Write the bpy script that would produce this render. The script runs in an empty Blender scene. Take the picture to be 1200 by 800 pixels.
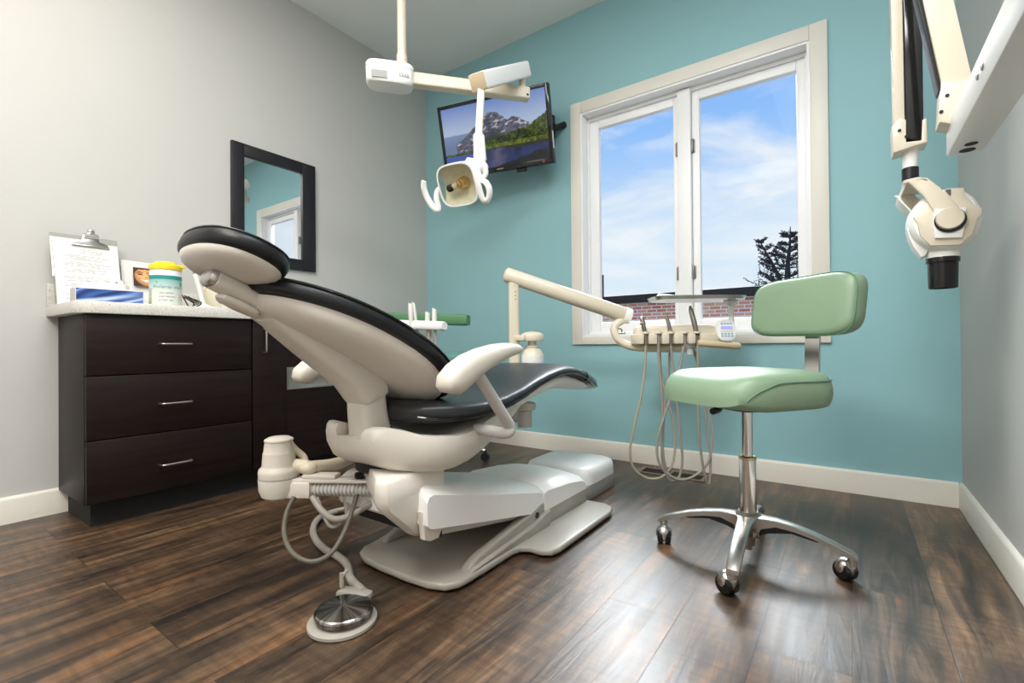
import bpy, bmesh, math, random
from mathutils import Vector, Matrix, Euler
random.seed(7)
V = Vector
sc = bpy.context.scene
col = sc.collection
PI = math.pi

# ---------------------------------------------------------------- camera
CAM = V((0, 0, 0.70))
FPX, YAW, PITCH, ROLL = 555.97, 0.6174, 0.0062, -0.0083
_F0 = V((-math.sin(YAW), math.cos(YAW), 0)); _R0 = V((math.cos(YAW), math.sin(YAW), 0)); _U0 = V((0, 0, 1))
CF = _F0 * math.cos(PITCH) + _U0 * math.sin(PITCH)
_U1 = _U0 * math.cos(PITCH) - _F0 * math.sin(PITCH)
CR = _R0 * math.cos(ROLL) + _U1 * math.sin(ROLL)
CU = _U1 * math.cos(ROLL) - _R0 * math.sin(ROLL)
cam_d = bpy.data.cameras.new('camera'); cam = bpy.data.objects.new('camera', cam_d); col.objects.link(cam)
cam_d.sensor_width = 36; cam_d.lens = FPX / 1200 * 36; cam_d.clip_start = 0.02; cam_d.clip_end = 300
m = Matrix((CR, CU, -CF)).transposed().to_4x4(); m.translation = CAM
cam.matrix_world = m
sc.camera = cam

def at(px, py, d):                      # survey helper: photo measurement + depth -> room coordinates
    return CAM + (CR * ((px - 600) / FPX) + CU * ((400 - py) / FPX) + CF) * d
def onx(px, py, X):
    r = at(px, py, 1) - CAM; return CAM + r * (X / r.x)
def onz(px, py, Z):
    r = at(px, py, 1) - CAM; return CAM + r * ((Z - CAM.z) / r.z)

# room constants
XL, XR, YW, YF, ZC = -2.757, 0.382, 2.710, -1.70, 2.812
BB = 0.106

# ---------------------------------------------------------------- materials
def mat(name, color, rough=0.5, metal=0.0, spec=0.5, noise=0.0, nscale=20, bump=0.0, bscale=200, coat=0.0, trans=0.0, ior=1.45, emit=None, estr=0.0, alpha=1.0):
    m = bpy.data.materials.new(name); m.use_nodes = True
    nt = m.node_tree; b = nt.nodes['Principled BSDF']
    b.inputs['Base Color'].default_value = (*color, 1)
    b.inputs['Roughness'].default_value = rough
    b.inputs['Metallic'].default_value = metal
    b.inputs['Specular IOR Level'].default_value = spec
    b.inputs['Coat Weight'].default_value = coat
    b.inputs['Transmission Weight'].default_value = trans
    b.inputs['IOR'].default_value = ior
    b.inputs['Alpha'].default_value = alpha
    if emit: b.inputs['Emission Color'].default_value = (*emit, 1); b.inputs['Emission Strength'].default_value = estr
    tc = nt.nodes.new('ShaderNodeTexCoord')
    if noise > 0 or bump > 0:
        pass
    if noise > 0:
        n = nt.nodes.new('ShaderNodeTexNoise'); n.inputs['Scale'].default_value = nscale; n.inputs['Detail'].default_value = 4
        nt.links.new(tc.outputs['Object'], n.inputs['Vector'])
        mx = nt.nodes.new('ShaderNodeMix'); mx.data_type = 'RGBA'
        mx.inputs[6].default_value = (*[c * (1 - noise) for c in color], 1)
        mx.inputs[7].default_value = (*[min(1, c * (1 + noise)) for c in color], 1)
        nt.links.new(n.outputs['Fac'], mx.inputs[0]); nt.links.new(mx.outputs[2], b.inputs['Base Color'])
    if bump > 0:
        n2 = nt.nodes.new('ShaderNodeTexNoise'); n2.inputs['Scale'].default_value = bscale; n2.inputs['Detail'].default_value = 3
        nt.links.new(tc.outputs['Object'], n2.inputs['Vector'])
        bp = nt.nodes.new('ShaderNodeBump'); bp.inputs['Strength'].default_value = bump; bp.inputs['Distance'].default_value = 0.004
        nt.links.new(n2.outputs['Fac'], bp.inputs['Height']); nt.links.new(bp.outputs['Normal'], b.inputs['Normal'])
    return m

M = {}
M['grey_wall'] = mat('grey_wall_paint', (0.53, 0.525, 0.505), 0.6, noise=0.02, nscale=3, bump=0.05, bscale=300)
M['teal_wall'] = mat('teal_wall_paint', (0.285, 0.515, 0.55), 0.6, noise=0.02, nscale=3, bump=0.05, bscale=300)
M['ceiling'] = mat('ceiling_paint', (0.86, 0.87, 0.86), 0.8, noise=0.02, nscale=4)
M['trim'] = mat('cream_trim_paint', (0.76, 0.73, 0.65), 0.4, noise=0.02, nscale=8)
M['win_white'] = mat('white_window_paint', (0.88, 0.88, 0.88), 0.35, noise=0.01)
M['chair_white'] = mat('warm_white_enamel', (0.70, 0.655, 0.59), 0.32, noise=0.02, nscale=6)
M['arm_white'] = mat('warm_white_armrest', (0.62, 0.575, 0.505), 0.35, noise=0.02, nscale=6)
M['bright_white'] = mat('bright_white_enamel', (0.86, 0.85, 0.825), 0.3, noise=0.015, nscale=6)
M['cream'] = mat('cream_enamel', (0.69, 0.62, 0.49), 0.3, noise=0.02, nscale=6)
M['cream_dark'] = mat('tan_plastic', (0.62, 0.50, 0.33), 0.4, noise=0.03)
M['base_grey'] = mat('grey_cast_enamel', (0.35, 0.325, 0.28), 0.3, noise=0.04, nscale=10)
M['grey_plastic'] = mat('grey_plastic', (0.34, 0.33, 0.32), 0.45, noise=0.03)
M['lgrey_plastic'] = mat('light_grey_plastic', (0.55, 0.53, 0.50), 0.4, noise=0.03)
M['dark_gap'] = mat('dark_part_gap_shade', (0.012, 0.012, 0.013), 0.7, noise=0.1)  # near-black for dark parts, and for shade painted into holes and gaps
M['black_vinyl'] = mat('black_vinyl', (0.009, 0.0095, 0.011), 0.36, spec=0.32, bump=0.12, bscale=350, noise=0.1)
M['seat_vinyl'] = mat('black_seat_vinyl', (0.022, 0.024, 0.027), 0.36, bump=0.10, bscale=350, noise=0.1)
M['black'] = mat('black_plastic', (0.012, 0.012, 0.014), 0.35, noise=0.1)
M['black_gloss'] = mat('glossy_black_plastic', (0.008, 0.008, 0.009), 0.12, noise=0.1)
M['clear_black'] = mat('clear_film_over_black', (0.012, 0.013, 0.018), 0.08, bump=0.6, bscale=45, coat=1.0)
M['chrome'] = mat('chrome', (0.72, 0.71, 0.69), 0.12, 1.0, noise=0.02)
M['steel'] = mat('brushed_steel', (0.55, 0.53, 0.50), 0.3, 1.0, noise=0.06, nscale=60)
M['dull_steel'] = mat('worn_steel', (0.36, 0.335, 0.30), 0.32, 1.0, noise=0.15, nscale=50)
M['hinge'] = mat('dark_hinge_metal', (0.22, 0.20, 0.19), 0.45, 0.6, noise=0.1)
M['green_vinyl'] = mat('sage_green_vinyl', (0.225, 0.325, 0.212), 0.38, bump=0.1, bscale=400, noise=0.04, nscale=12)
M['green_dark'] = mat('darker_green_vinyl', (0.10, 0.25, 0.12), 0.4, bump=0.1, bscale=400, noise=0.04)
M['green_seam'] = mat('green_piping', (0.12, 0.25, 0.15), 0.5, noise=0.05)
M['hose_grey'] = mat('grey_silicone_hose', (0.33, 0.305, 0.27), 0.45, noise=0.04)
M['hose_tan'] = mat('beige_hose', (0.40, 0.36, 0.27), 0.45, noise=0.04)
M['hose_dark'] = mat('dark_taupe_hose', (0.10, 0.09, 0.07), 0.5, noise=0.05)
M['paper'] = mat('white_paper', (0.76, 0.75, 0.72), 0.8, noise=0.02)
M['white_plastic'] = mat('white_plastic', (0.76, 0.755, 0.72), 0.35, noise=0.01)
M['yellow'] = mat('yellow_plastic', (0.90, 0.66, 0.02), 0.4, noise=0.03)
M['beige_box'] = mat('ivory_plastic', (0.75, 0.68, 0.52), 0.45, noise=0.02)
M['tree'] = mat('dark_conifer', (0.022, 0.028, 0.035), 0.8, noise=0.3, nscale=30)
M['roof'] = mat('dark_fascia', (0.018, 0.014, 0.012), 0.6, noise=0.2)
M['ground'] = mat('grey_asphalt', (0.25, 0.25, 0.25), 0.9, noise=0.2, nscale=5)
M['gold_glass'] = mat('gold_reflector', (0.95, 0.88, 0.66), 0.45, 0.0, noise=0.22, nscale=45, bump=0.4, bscale=60)
M['amber'] = mat('amber_bulb_shield', (0.75, 0.50, 0.20), 0.2, 0.6, noise=0.1)
M['clear'] = None
M['lcd'] = mat('violet_lcd', (0.35, 0.33, 0.75), 0.3, noise=0.05, emit=(0.45, 0.42, 0.9), estr=0.35)
M['blue_btn'] = mat('blue_buttons', (0.25, 0.45, 0.62), 0.5, noise=0.05)
M['yellow_btn'] = mat('yellow_buttons', (0.75, 0.62, 0.25), 0.5, noise=0.05)
M['black_text'] = mat('grey_lettering', (0.10, 0.10, 0.11), 0.6, noise=0.05)
M['teal_text'] = mat('teal_lettering', (0.03, 0.24, 0.30), 0.6, noise=0.05)
M['tan_text'] = mat('tan_lettering', (0.30, 0.24, 0.18), 0.6, noise=0.05)
M['red'] = mat('red_sticker', (0.5, 0.03, 0.03), 0.5, noise=0.05)
M['vent'] = mat('tan_vent_metal', (0.22, 0.17, 0.115), 0.4, 0.3, noise=0.08)

def nodes(name):
    m = bpy.data.materials.new(name); m.use_nodes = True
    return m, m.node_tree, m.node_tree.nodes['Principled BSDF'], m.node_tree.links
def N(nt, t, **kw):
    n = nt.nodes.new(t)
    for k, v in kw.items():
        if k in n.inputs: n.inputs[k].default_value = v
        else: setattr(n, k, v)
    return n
def ramp(nt, stops):
    r = nt.nodes.new('ShaderNodeValToRGB'); e = r.color_ramp.elements
    while len(e) < len(stops): e.new(0.5)
    for x, (p, c) in zip(e, stops): x.position = p; x.color = (*c, 1)
    return r

def glass_mat(name, tint=(1, 1, 1), refl=1.0):
    m, nt, b, L = nodes(name)
    nt.nodes.remove(b); out = nt.nodes['Material Output']
    t = N(nt, 'ShaderNodeBsdfTransparent'); t.inputs[0].default_value = (*tint, 1)
    g = N(nt, 'ShaderNodeBsdfGlossy'); g.inputs['Roughness'].default_value = 0.02
    f = N(nt, 'ShaderNodeFresnel'); f.inputs[0].default_value = 1.45
    mm = N(nt, 'ShaderNodeMath', operation='MULTIPLY'); mm.inputs[1].default_value = refl
    mx = N(nt, 'ShaderNodeMixShader')
    L.new(f.outputs[0], mm.inputs[0]); L.new(mm.outputs[0], mx.inputs[0]); L.new(t.outputs[0], mx.inputs[1]); L.new(g.outputs[0], mx.inputs[2])
    L.new(mx.outputs[0], out.inputs[0])
    return m
M['pane'] = glass_mat('window_glass', (0.97, 0.98, 0.98), 0.03)
M['clear'] = glass_mat('clear_acrylic', (0.90, 0.91, 0.89), 1.6)

# wood plank floor
def floor_mat():
    m, nt, b, L = nodes('dark_wood_planks')
    tc = N(nt, 'ShaderNodeTexCoord')
    mp = N(nt, 'ShaderNodeMapping'); mp.inputs['Rotation'].default_value = (0, 0, PI / 2)
    L.new(tc.outputs['Object'], mp.inputs[0])
    br = N(nt, 'ShaderNodeTexBrick', offset=0.37, squash=1.0)
    br.inputs['Scale'].default_value = 1.0; br.inputs['Brick Width'].default_value = 1.22; br.inputs['Row Height'].default_value = 0.182
    br.inputs['Mortar Size'].default_value = 0.0012; br.inputs['Mortar Smooth'].default_value = 0.3; br.inputs['Bias'].default_value = 0.0
    br.inputs['Color1'].default_value = (0, 0, 0, 1); br.inputs['Color2'].default_value = (1, 1, 1, 1); br.inputs['Mortar'].default_value = (0.5, 0.5, 0.5, 1)
    L.new(mp.outputs[0], br.inputs['Vector'])
    sep = N(nt, 'ShaderNodeSeparateColor'); L.new(br.outputs['Color'], sep.inputs[0])
    # per plank offset of the grain
    cmb = N(nt, 'ShaderNodeCombineXYZ')
    mu = N(nt, 'ShaderNodeMath', operation='MULTIPLY'); mu.inputs[1].default_value = 17.0
    L.new(sep.outputs[0], mu.inputs[0]); L.new(mu.outputs[0], cmb.inputs[2]); L.new(mu.outputs[0], cmb.inputs[0])
    add = N(nt, 'ShaderNodeVectorMath', operation='ADD'); L.new(mp.outputs[0], add.inputs[0]); L.new(cmb.outputs[0], add.inputs[1])
    st = N(nt, 'ShaderNodeMapping'); st.inputs['Scale'].default_value = (1.8, 15, 1); L.new(add.outputs[0], st.inputs[0])
    n1 = N(nt, 'ShaderNodeTexNoise'); n1.inputs['Scale'].default_value = 1.6; n1.inputs['Detail'].default_value = 9; n1.inputs['Roughness'].default_value = 0.66; n1.inputs['Distortion'].default_value = 0.9
    L.new(st.outputs[0], n1.inputs['Vector'])
    # broad blotches
    st2 = N(nt, 'ShaderNodeMapping'); st2.inputs['Scale'].default_value = (1.0, 5.0, 1); L.new(add.outputs[0], st2.inputs[0])
    n2 = N(nt, 'ShaderNodeTexNoise'); n2.inputs['Scale'].default_value = 2.4; n2.inputs['Detail'].default_value = 5; n2.inputs['Distortion'].default_value = 0.6
    L.new(st2.outputs[0], n2.inputs['Vector'])
    # cross-cut saw marks
    st3 = N(nt, 'ShaderNodeMapping'); st3.inputs['Scale'].default_value = (60, 6, 1); L.new(add.outputs[0], st3.inputs[0])
    n3 = N(nt, 'ShaderNodeTexNoise'); n3.inputs['Scale'].default_value = 1.0; n3.inputs['Detail'].default_value = 3
    L.new(st3.outputs[0], n3.inputs['Vector'])
    r1 = ramp(nt, [(0.26, (0.014, 0.009, 0.007)), (0.42, (0.045, 0.027, 0.016)), (0.55, (0.088, 0.052, 0.029)), (0.74, (0.17, 0.108, 0.062))])
    L.new(n1.outputs['Fac'], r1.inputs[0])
    r2 = ramp(nt, [(0.30, (0.45, 0.45, 0.48)), (0.5, (0.85, 0.85, 0.85)), (0.70, (1.6, 1.45, 1.25))])
    L.new(n2.outputs['Fac'], r2.inputs[0])
    mul = N(nt, 'ShaderNodeMix', data_type='RGBA', blend_type='MULTIPLY'); mul.inputs[0].default_value = 1.0
    L.new(r1.outputs[0], mul.inputs[6]); L.new(r2.outputs[0], mul.inputs[7])
    # orange streaks
    r3 = ramp(nt, [(0.60, (0, 0, 0)), (0.72, (0.7, 0.7, 0.7))])
    st4 = N(nt, 'ShaderNodeMapping'); st4.inputs['Scale'].default_value = (2.0, 20, 1); st4.inputs['Location'].default_value = (5, 3, 1); L.new(add.outputs[0], st4.inputs[0])
    n4 = N(nt, 'ShaderNodeTexNoise'); n4.inputs['Scale'].default_value = 1.0; n4.inputs['Detail'].default_value = 5; n4.inputs['Distortion'].default_value = 0.5
    L.new(st4.outputs[0], n4.inputs['Vector']); L.new(n4.outputs['Fac'], r3.inputs[0])
    mo = N(nt, 'ShaderNodeMix', data_type='RGBA'); mo.inputs[7].default_value = (0.19, 0.088, 0.036, 1)
    L.new(r3.outputs[0], mo.inputs[0]); L.new(mul.outputs[2], mo.inputs[6])
    # plank brightness
    mr = N(nt, 'ShaderNodeMapRange'); mr.inputs['To Min'].default_value = 0.72; mr.inputs['To Max'].default_value = 1.3
    L.new(sep.outputs[0], mr.inputs[0])
    m3 = N(nt, 'ShaderNodeMapRange'); m3.inputs['From Min'].default_value = 0.35; m3.inputs['From Max'].default_value = 0.65; m3.inputs['To Min'].default_value = 0.8; m3.inputs['To Max'].default_value = 1.2
    L.new(n3.outputs['Fac'], m3.inputs[0])
    mm = N(nt, 'ShaderNodeMath', operation='MULTIPLY'); L.new(mr.outputs[0], mm.inputs[0]); L.new(m3.outputs[0], mm.inputs[1])
    vm = N(nt, 'ShaderNodeVectorMath', operation='SCALE'); L.new(mo.outputs[2], vm.inputs[0]); L.new(mm.outputs[0], vm.inputs['Scale'])
    seam = N(nt, 'ShaderNodeMix', data_type='RGBA'); seam.inputs[7].default_value = (0.008, 0.005, 0.004, 1)
    L.new(br.outputs['Fac'], seam.inputs[0]); L.new(vm.outputs[0], seam.inputs[6])
    L.new(seam.outputs[2], b.inputs['Base Color'])
    rr = N(nt, 'ShaderNodeMapRange'); rr.inputs['To Min'].default_value = 0.27; rr.inputs['To Max'].default_value = 0.48
    L.new(n1.outputs['Fac'], rr.inputs[0]); L.new(rr.outputs[0], b.inputs['Roughness'])
    b.inputs['Specular IOR Level'].default_value = 0.8
    bs = N(nt, 'ShaderNodeMath', operation='SUBTRACT'); L.new(n1.outputs['Fac'], bs.inputs[0]); L.new(br.outputs['Fac'], bs.inputs[1])
    bp = N(nt, 'ShaderNodeBump'); bp.inputs['Strength'].default_value = 0.3; bp.inputs['Distance'].default_value = 0.004
    L.new(bs.outputs[0], bp.inputs['Height']); L.new(bp.outputs[0], b.inputs['Normal'])
    return m
M['floor'] = floor_mat()

def espresso_mat():
    m, nt, b, L = nodes('espresso_wood')
    tc = N(nt, 'ShaderNodeTexCoord'); mp = N(nt, 'ShaderNodeMapping'); mp.inputs['Scale'].default_value = (8, 2, 45)
    L.new(tc.outputs['Object'], mp.inputs[0])
    n = N(nt, 'ShaderNodeTexNoise'); n.inputs['Scale'].default_value = 1.2; n.inputs['Detail'].default_value = 6; n.inputs['Distortion'].default_value = 0.4
    L.new(mp.outputs[0], n.inputs['Vector'])
    r = ramp(nt, [(0.3, (0.0065, 0.0036, 0.0034)), (0.7, (0.016, 0.008, 0.0068))])
    L.new(n.outputs['Fac'], r.inputs[0]); L.new(r.outputs[0], b.inputs['Base Color'])
    b.inputs['Roughness'].default_value = 0.45; b.inputs['Specular IOR Level'].default_value = 0.2
    return m
M['espresso'] = espresso_mat()
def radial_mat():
    m, nt, b, L = nodes('steel_painted_sheen')
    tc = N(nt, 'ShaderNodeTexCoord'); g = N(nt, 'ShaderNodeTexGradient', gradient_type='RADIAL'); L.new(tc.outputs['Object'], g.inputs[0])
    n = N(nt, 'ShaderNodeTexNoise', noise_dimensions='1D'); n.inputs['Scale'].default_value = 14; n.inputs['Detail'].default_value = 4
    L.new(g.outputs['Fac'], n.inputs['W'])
    r = ramp(nt, [(.34, (.16, .15, .14)), (.52, (.42, .40, .38)), (.66, (.85, .84, .82))]); L.new(n.outputs['Fac'], r.inputs[0]); L.new(r.outputs[0], b.inputs['Base Color'])  # radial sheen of the metal painted into the colour as light and dark streaks
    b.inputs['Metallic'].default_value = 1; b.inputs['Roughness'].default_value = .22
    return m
M['radial_sheen'] = radial_mat()

def speckle_mat():
    m, nt, b, L = nodes('speckled_laminate')
    tc = N(nt, 'ShaderNodeTexCoord')
    n = N(nt, 'ShaderNodeTexNoise'); n.inputs['Scale'].default_value = 260; n.inputs['Detail'].default_value = 2
    L.new(tc.outputs['Object'], n.inputs['Vector'])
    r = ramp(nt, [(0.30, (0.42, 0.40, 0.36)), (0.46, (0.60, 0.58, 0.535)), (0.66, (0.68, 0.66, 0.615))])
    L.new(n.outputs['Fac'], r.inputs[0]); L.new(r.outputs[0], b.inputs['Base Color'])
    b.inputs['Roughness'].default_value = 0.4
    return m
M['counter'] = speckle_mat()

def brick_mat():
    m, nt, b, L = nodes('red_brick')
    tc = N(nt, 'ShaderNodeTexCoord')
    mp = N(nt, 'ShaderNodeMapping'); mp.inputs['Rotation'].default_value = (PI / 2, 0, 0)
    L.new(tc.outputs['Object'], mp.inputs[0])
    br = N(nt, 'ShaderNodeTexBrick'); br.inputs['Scale'].default_value = 1
    br.inputs['Brick Width'].default_value = 0.17; br.inputs['Row Height'].default_value = 0.058; br.inputs['Mortar Size'].default_value = 0.009
    br.inputs['Color1'].default_value = (0.62, 0.20, 0.14, 1); br.inputs['Color2'].default_value = (0.90, 0.46, 0.36, 1); br.inputs['Mortar'].default_value = (0.95, 0.84, 0.78, 1)
    L.new(mp.outputs[0], br.inputs['Vector'])
    n = N(nt, 'ShaderNodeTexNoise'); n.inputs['Scale'].default_value = 6; L.new(tc.outputs['Object'], n.inputs['Vector'])
    mx = N(nt, 'ShaderNodeMix', data_type='RGBA', blend_type='OVERLAY'); mx.inputs[0].default_value = 0.5
    L.new(br.outputs['Color'], mx.inputs[6]); L.new(n.outputs['Color'], mx.inputs[7]); L.new(mx.outputs[2], b.inputs['Base Color'])
    b.inputs['Roughness'].default_value = 0.9
    return m
M['brick'] = brick_mat()

def painted(name, rough=0.5, emit=0.0, metal=0.0, base=1.0):
    m, nt, b, L = nodes(name)
    a = N(nt, 'ShaderNodeAttribute', attribute_name='Col')
    sc_ = N(nt, 'ShaderNodeVectorMath', operation='SCALE'); sc_.inputs['Scale'].default_value = base; L.new(a.outputs['Color'], sc_.inputs[0])
    L.new(sc_.outputs[0], b.inputs['Base Color']); b.inputs['Roughness'].default_value = rough; b.inputs['Metallic'].default_value = metal
    if emit:
        L.new(a.outputs['Color'], b.inputs['Emission Color']); b.inputs['Emission Strength'].default_value = emit
    return m
M['screen'] = painted('lit_screen', 0.15, 0.62, base=0.12)
M['print'] = painted('printed_card', 0.5)

# ---------------------------------------------------------------- geometry builders
class B:
    def __init__(s): s.bm = bmesh.new()
    def _join(s, t, mtx=None):
        if mtx: bmesh.ops.transform(t, matrix=mtx, verts=t.verts)
        me = bpy.data.meshes.new('tmp'); t.to_mesh(me); t.free(); s.bm.from_mesh(me); bpy.data.meshes.remove(me)
        return s
    def box(s, lo, hi, bev=0.0, seg=2, mtx=None):
        t = bmesh.new(); bmesh.ops.create_cube(t, size=1)
        lo, hi = V(lo), V(hi); c = (lo + hi) / 2; d = hi - lo
        for v in t.verts: v.co = V((c.x + v.co.x * d.x, c.y + v.co.y * d.y, c.z + v.co.z * d.z))
        if bev > 0: bmesh.ops.bevel(t, geom=t.edges[:], offset=bev, segments=seg, profile=0.5, affect='EDGES')
        return s._join(t, mtx)
    def prism(s, poly, h0, h1, frame, bev=0.0, seg=2):
        """poly: 2d points; frame(u,v,w)->Vector"""
        t = bmesh.new()
        a = [t.verts.new(frame(u, v, h0)) for u, v in poly]; b = [t.verts.new(frame(u, v, h1)) for u, v in poly]
        n = len(poly); t.faces.new(a); t.faces.new(b[::-1])
        for i in range(n): t.faces.new((a[i], b[i], b[(i + 1) % n], a[(i + 1) % n]))
        bmesh.ops.recalc_face_normals(t, faces=t.faces)
        if bev > 0:
            caps = [e for e in t.edges if not ((e.verts[0] in a) ^ (e.verts[1] in a))]
            bmesh.ops.bevel(t, geom=caps, offset=bev, segments=seg, profile=0.5, affect='EDGES')
        return s._join(t)
    def loft(s, rings, cap0=True, cap1=True):
        t = bmesh.new(); R = [[t.verts.new(p) for p in r] for r in rings]; n = len(R[0])
        for a, b in zip(R, R[1:]):
            for i in range(n): t.faces.new((a[i], a[(i + 1) % n], b[(i + 1) % n], b[i]))
        if cap0: t.faces.new(R[0][::-1])
        if cap1: t.faces.new(R[-1])
        bmesh.ops.recalc_face_normals(t, faces=t.faces)
        return s._join(t)
    def tube(s, pts, r, seg=12, smooth=4, flat=1.0, closed=False):
        pts = [V(p) for p in pts]
        rs = r if isinstance(r, (list, tuple)) else [r] * len(pts)
        if smooth > 1 and len(pts) > 2:
            q, qr = [], []
            for i in range(len(pts) - 1):
                p0 = pts[max(i - 1, 0)]; p1 = pts[i]; p2 = pts[i + 1]; p3 = pts[min(i + 2, len(pts) - 1)]
                for k in range(smooth):
                    u = k / smooth
                    q.append(0.5 * ((2 * p1) + (p2 - p0) * u + (2 * p0 - 5 * p1 + 4 * p2 - p3) * u * u + (3 * p1 - p0 - 3 * p2 + p3) * u ** 3))
                    qr.append(rs[i] * (1 - u) + rs[i + 1] * u)
            q.append(pts[-1]); qr.append(rs[-1]); pts, rs = q, qr
        rings = []; up = None
        for i, p in enumerate(pts):
            d = (pts[min(i + 1, len(pts) - 1)] - pts[max(i - 1, 0)]).normalized()
            if up is None:
                up = V((0, 0, 1)) if abs(d.z) < 0.9 else V((1, 0, 0))
            a = d.cross(up).normalized(); up = a.cross(d).normalized()
            rings.append([p + (a * math.cos(2 * PI * k / seg) + up * math.sin(2 * PI * k / seg) * flat) * rs[i] for k in range(seg)])
        return s.loft(rings)
    def lathe(s, prof, o, axis=(0, 0, 1), seg=28):
        ax = V(axis).normalized(); a = ax.orthogonal().normalized(); b = ax.cross(a); o = V(o)
        rings = [[o + ax * z + (a * math.cos(2 * PI * k / seg) + b * math.sin(2 * PI * k / seg)) * max(r, 1e-4) for k in range(seg)] for r, z in prof]
        return s.loft(rings)
    def cyl(s, p0, p1, r, r1=None, seg=24, bev=0.0):
        p0, p1 = V(p0), V(p1); h = (p1 - p0).length; r1 = r if r1 is None else r1
        if bev: prof = [(r - bev, 0), (r, bev), (r1, h - bev), (r1 - bev, h)]
        else: prof = [(r, 0), (r1, h)]
        return s.lathe(prof, p0, p1 - p0, seg)
    def ell(s, c, rad, rot=None, seg=20):
        t = bmesh.new(); bmesh.ops.create_uvsphere(t, u_segments=seg, v_segments=seg // 2, radius=1)
        mt = Matrix.Translation(V(c)) @ (rot.to_4x4() if rot else Matrix.Identity(4)) @ Matrix.Diagonal((*rad, 1))
        return s._join(t, mt)
    def quad(s, a, b, c, d):
        t = bmesh.new(); t.faces.new([t.verts.new(V(p)) for p in (a, b, c, d)]); return s._join(t)

def sring(c, ax, ay, hw, hh, n=32, e=2.5, hh2=None):
    """superellipse ring; hh2 = other half-height below"""
    out = []
    for k in range(n):
        t = 2 * PI * k / n; x = math.cos(t); y = math.sin(t)
        px = math.copysign(abs(x) ** (2 / e), x) * hw; py = math.copysign(abs(y) ** (2 / e), y) * (hh if y >= 0 or hh2 is None else hh2)
        out.append(V(c) + V(ax) * px + V(ay) * py)
    return out

def finish(me, ang=38):
    bm = bmesh.new(); bm.from_mesh(me)
    bmesh.ops.remove_doubles(bm, verts=bm.verts, dist=1e-6)
    for f in bm.faces: f.smooth = True
    for e in bm.edges:
        e.smooth = len(e.link_faces) == 2 and e.calc_face_angle(0) < math.radians(ang)
    bm.to_mesh(me); bm.free()

def root_of(o):
    p = V((0, 0, 0))
    while o: p += o.location; o = o.parent
    return p
def link(name, b, m, parent=None, ang=38, loc=None):
    me = bpy.data.meshes.new(name); b.bm.to_mesh(me); b.bm.free(); finish(me, ang)
    o = bpy.data.objects.new(name, me); col.objects.link(o)
    me.materials.append(M[m] if isinstance(m, str) else m)
    if parent:
        off = root_of(parent); o.parent = parent
    else:
        if loc is None:
            xs = [v.co for v in me.vertices]
            off = V(((min(c.x for c in xs) + max(c.x for c in xs)) / 2, (min(c.y for c in xs) + max(c.y for c in xs)) / 2, min(c.z for c in xs)))
        else: off = V(loc)
        o.location = off
    me.transform(Matrix.Translation(-off))
    return o
def tag(o, label=None, cat=None, group=None, kind=None):
    if label: o['label'] = label
    if cat: o['category'] = cat
    if group: o['group'] = group
    if kind: o['kind'] = kind
    return o
def thing(name, label, cat, loc, group=None):
    o = bpy.data.objects.new(name, None); o.empty_display_size = 0.05; col.objects.link(o); o.location = V(loc)
    return tag(o, label, cat, group)
def struct(name, b, m, parent=None, loc=None, ang=38):
    o = link(name, b, m, parent, ang, loc)
    if not parent: o['kind'] = 'structure'
    return o
def paint(name, o, ux, vy, nx, ny, fn, m, parent=None, warp=None, subd=True):
    """grid panel with a colour attribute; o lower-left corner, ux/vy edge vectors; fn(u,v)->rgb"""
    o, ux, vy = V(o), V(ux), V(vy); vs, fs, cs = [], [], []
    for j in range(ny + 1):
        for i in range(nx + 1):
            u, v = i / nx, j / ny
            vs.append(warp(u, v) if warp else o + ux * u + vy * v); cs.append(fn(u, v))
    for j in range(ny):
        for i in range(nx):
            a = j * (nx + 1) + i; fs.append((a, a + 1, a + nx + 2, a + nx + 1))
    me = bpy.data.meshes.new(name); me.from_pydata(vs, [], fs)
    at_ = me.color_attributes.new('Col', 'FLOAT_COLOR', 'POINT')
    at_.data.foreach_set('color', [x for c in cs for x in (*c, 1.0)])
    me.materials.append(M[m])
    ob = bpy.data.objects.new(name, me); col.objects.link(ob)
    if parent: off = root_of(parent); ob.parent = parent
    else: off = vs[0]; ob.location = off
    me.transform(Matrix.Translation(-off))
    return ob
def text(name, s, size, fn, m, parent):
    """lettering as mesh; fn(x,y)->Vector"""
    cu = bpy.data.curves.new('t', 'FONT'); cu.body = s; cu.size = size; cu.align_x = 'CENTER'; cu.align_y = 'CENTER'; cu.resolution_u = 3
    ob = bpy.data.objects.new('t', cu); col.objects.link(ob)
    bpy.context.view_layer.update()
    me = bpy.data.meshes.new_from_object(ob.evaluated_get(bpy.context.evaluated_depsgraph_get()))
    bpy.data.objects.remove(ob)
    off = root_of(parent)
    for v in me.vertices: v.co = fn(v.co.x, v.co.y) - off
    me.name = name; me.materials.clear(); me.materials.append(M[m])
    o = bpy.data.objects.new(name, me); col.objects.link(o); o.parent = parent
    return o
def noise1(x, s=0):
    i = math.floor(x); f = x - i; f = f * f * (3 - 2 * f)
    h = lambda n: (math.sin((n + s * 57.3) * 127.1) * 43758.5453) % 1.0
    return h(i) * (1 - f) + h(i + 1) * f
def fbm(x, s=0, o=5):
    r, a, t = 0, 0.5, 0
    for k in range(o): r += a * noise1(x * 2 ** k, s + k); t += a; a *= 0.55
    return r / t
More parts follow.
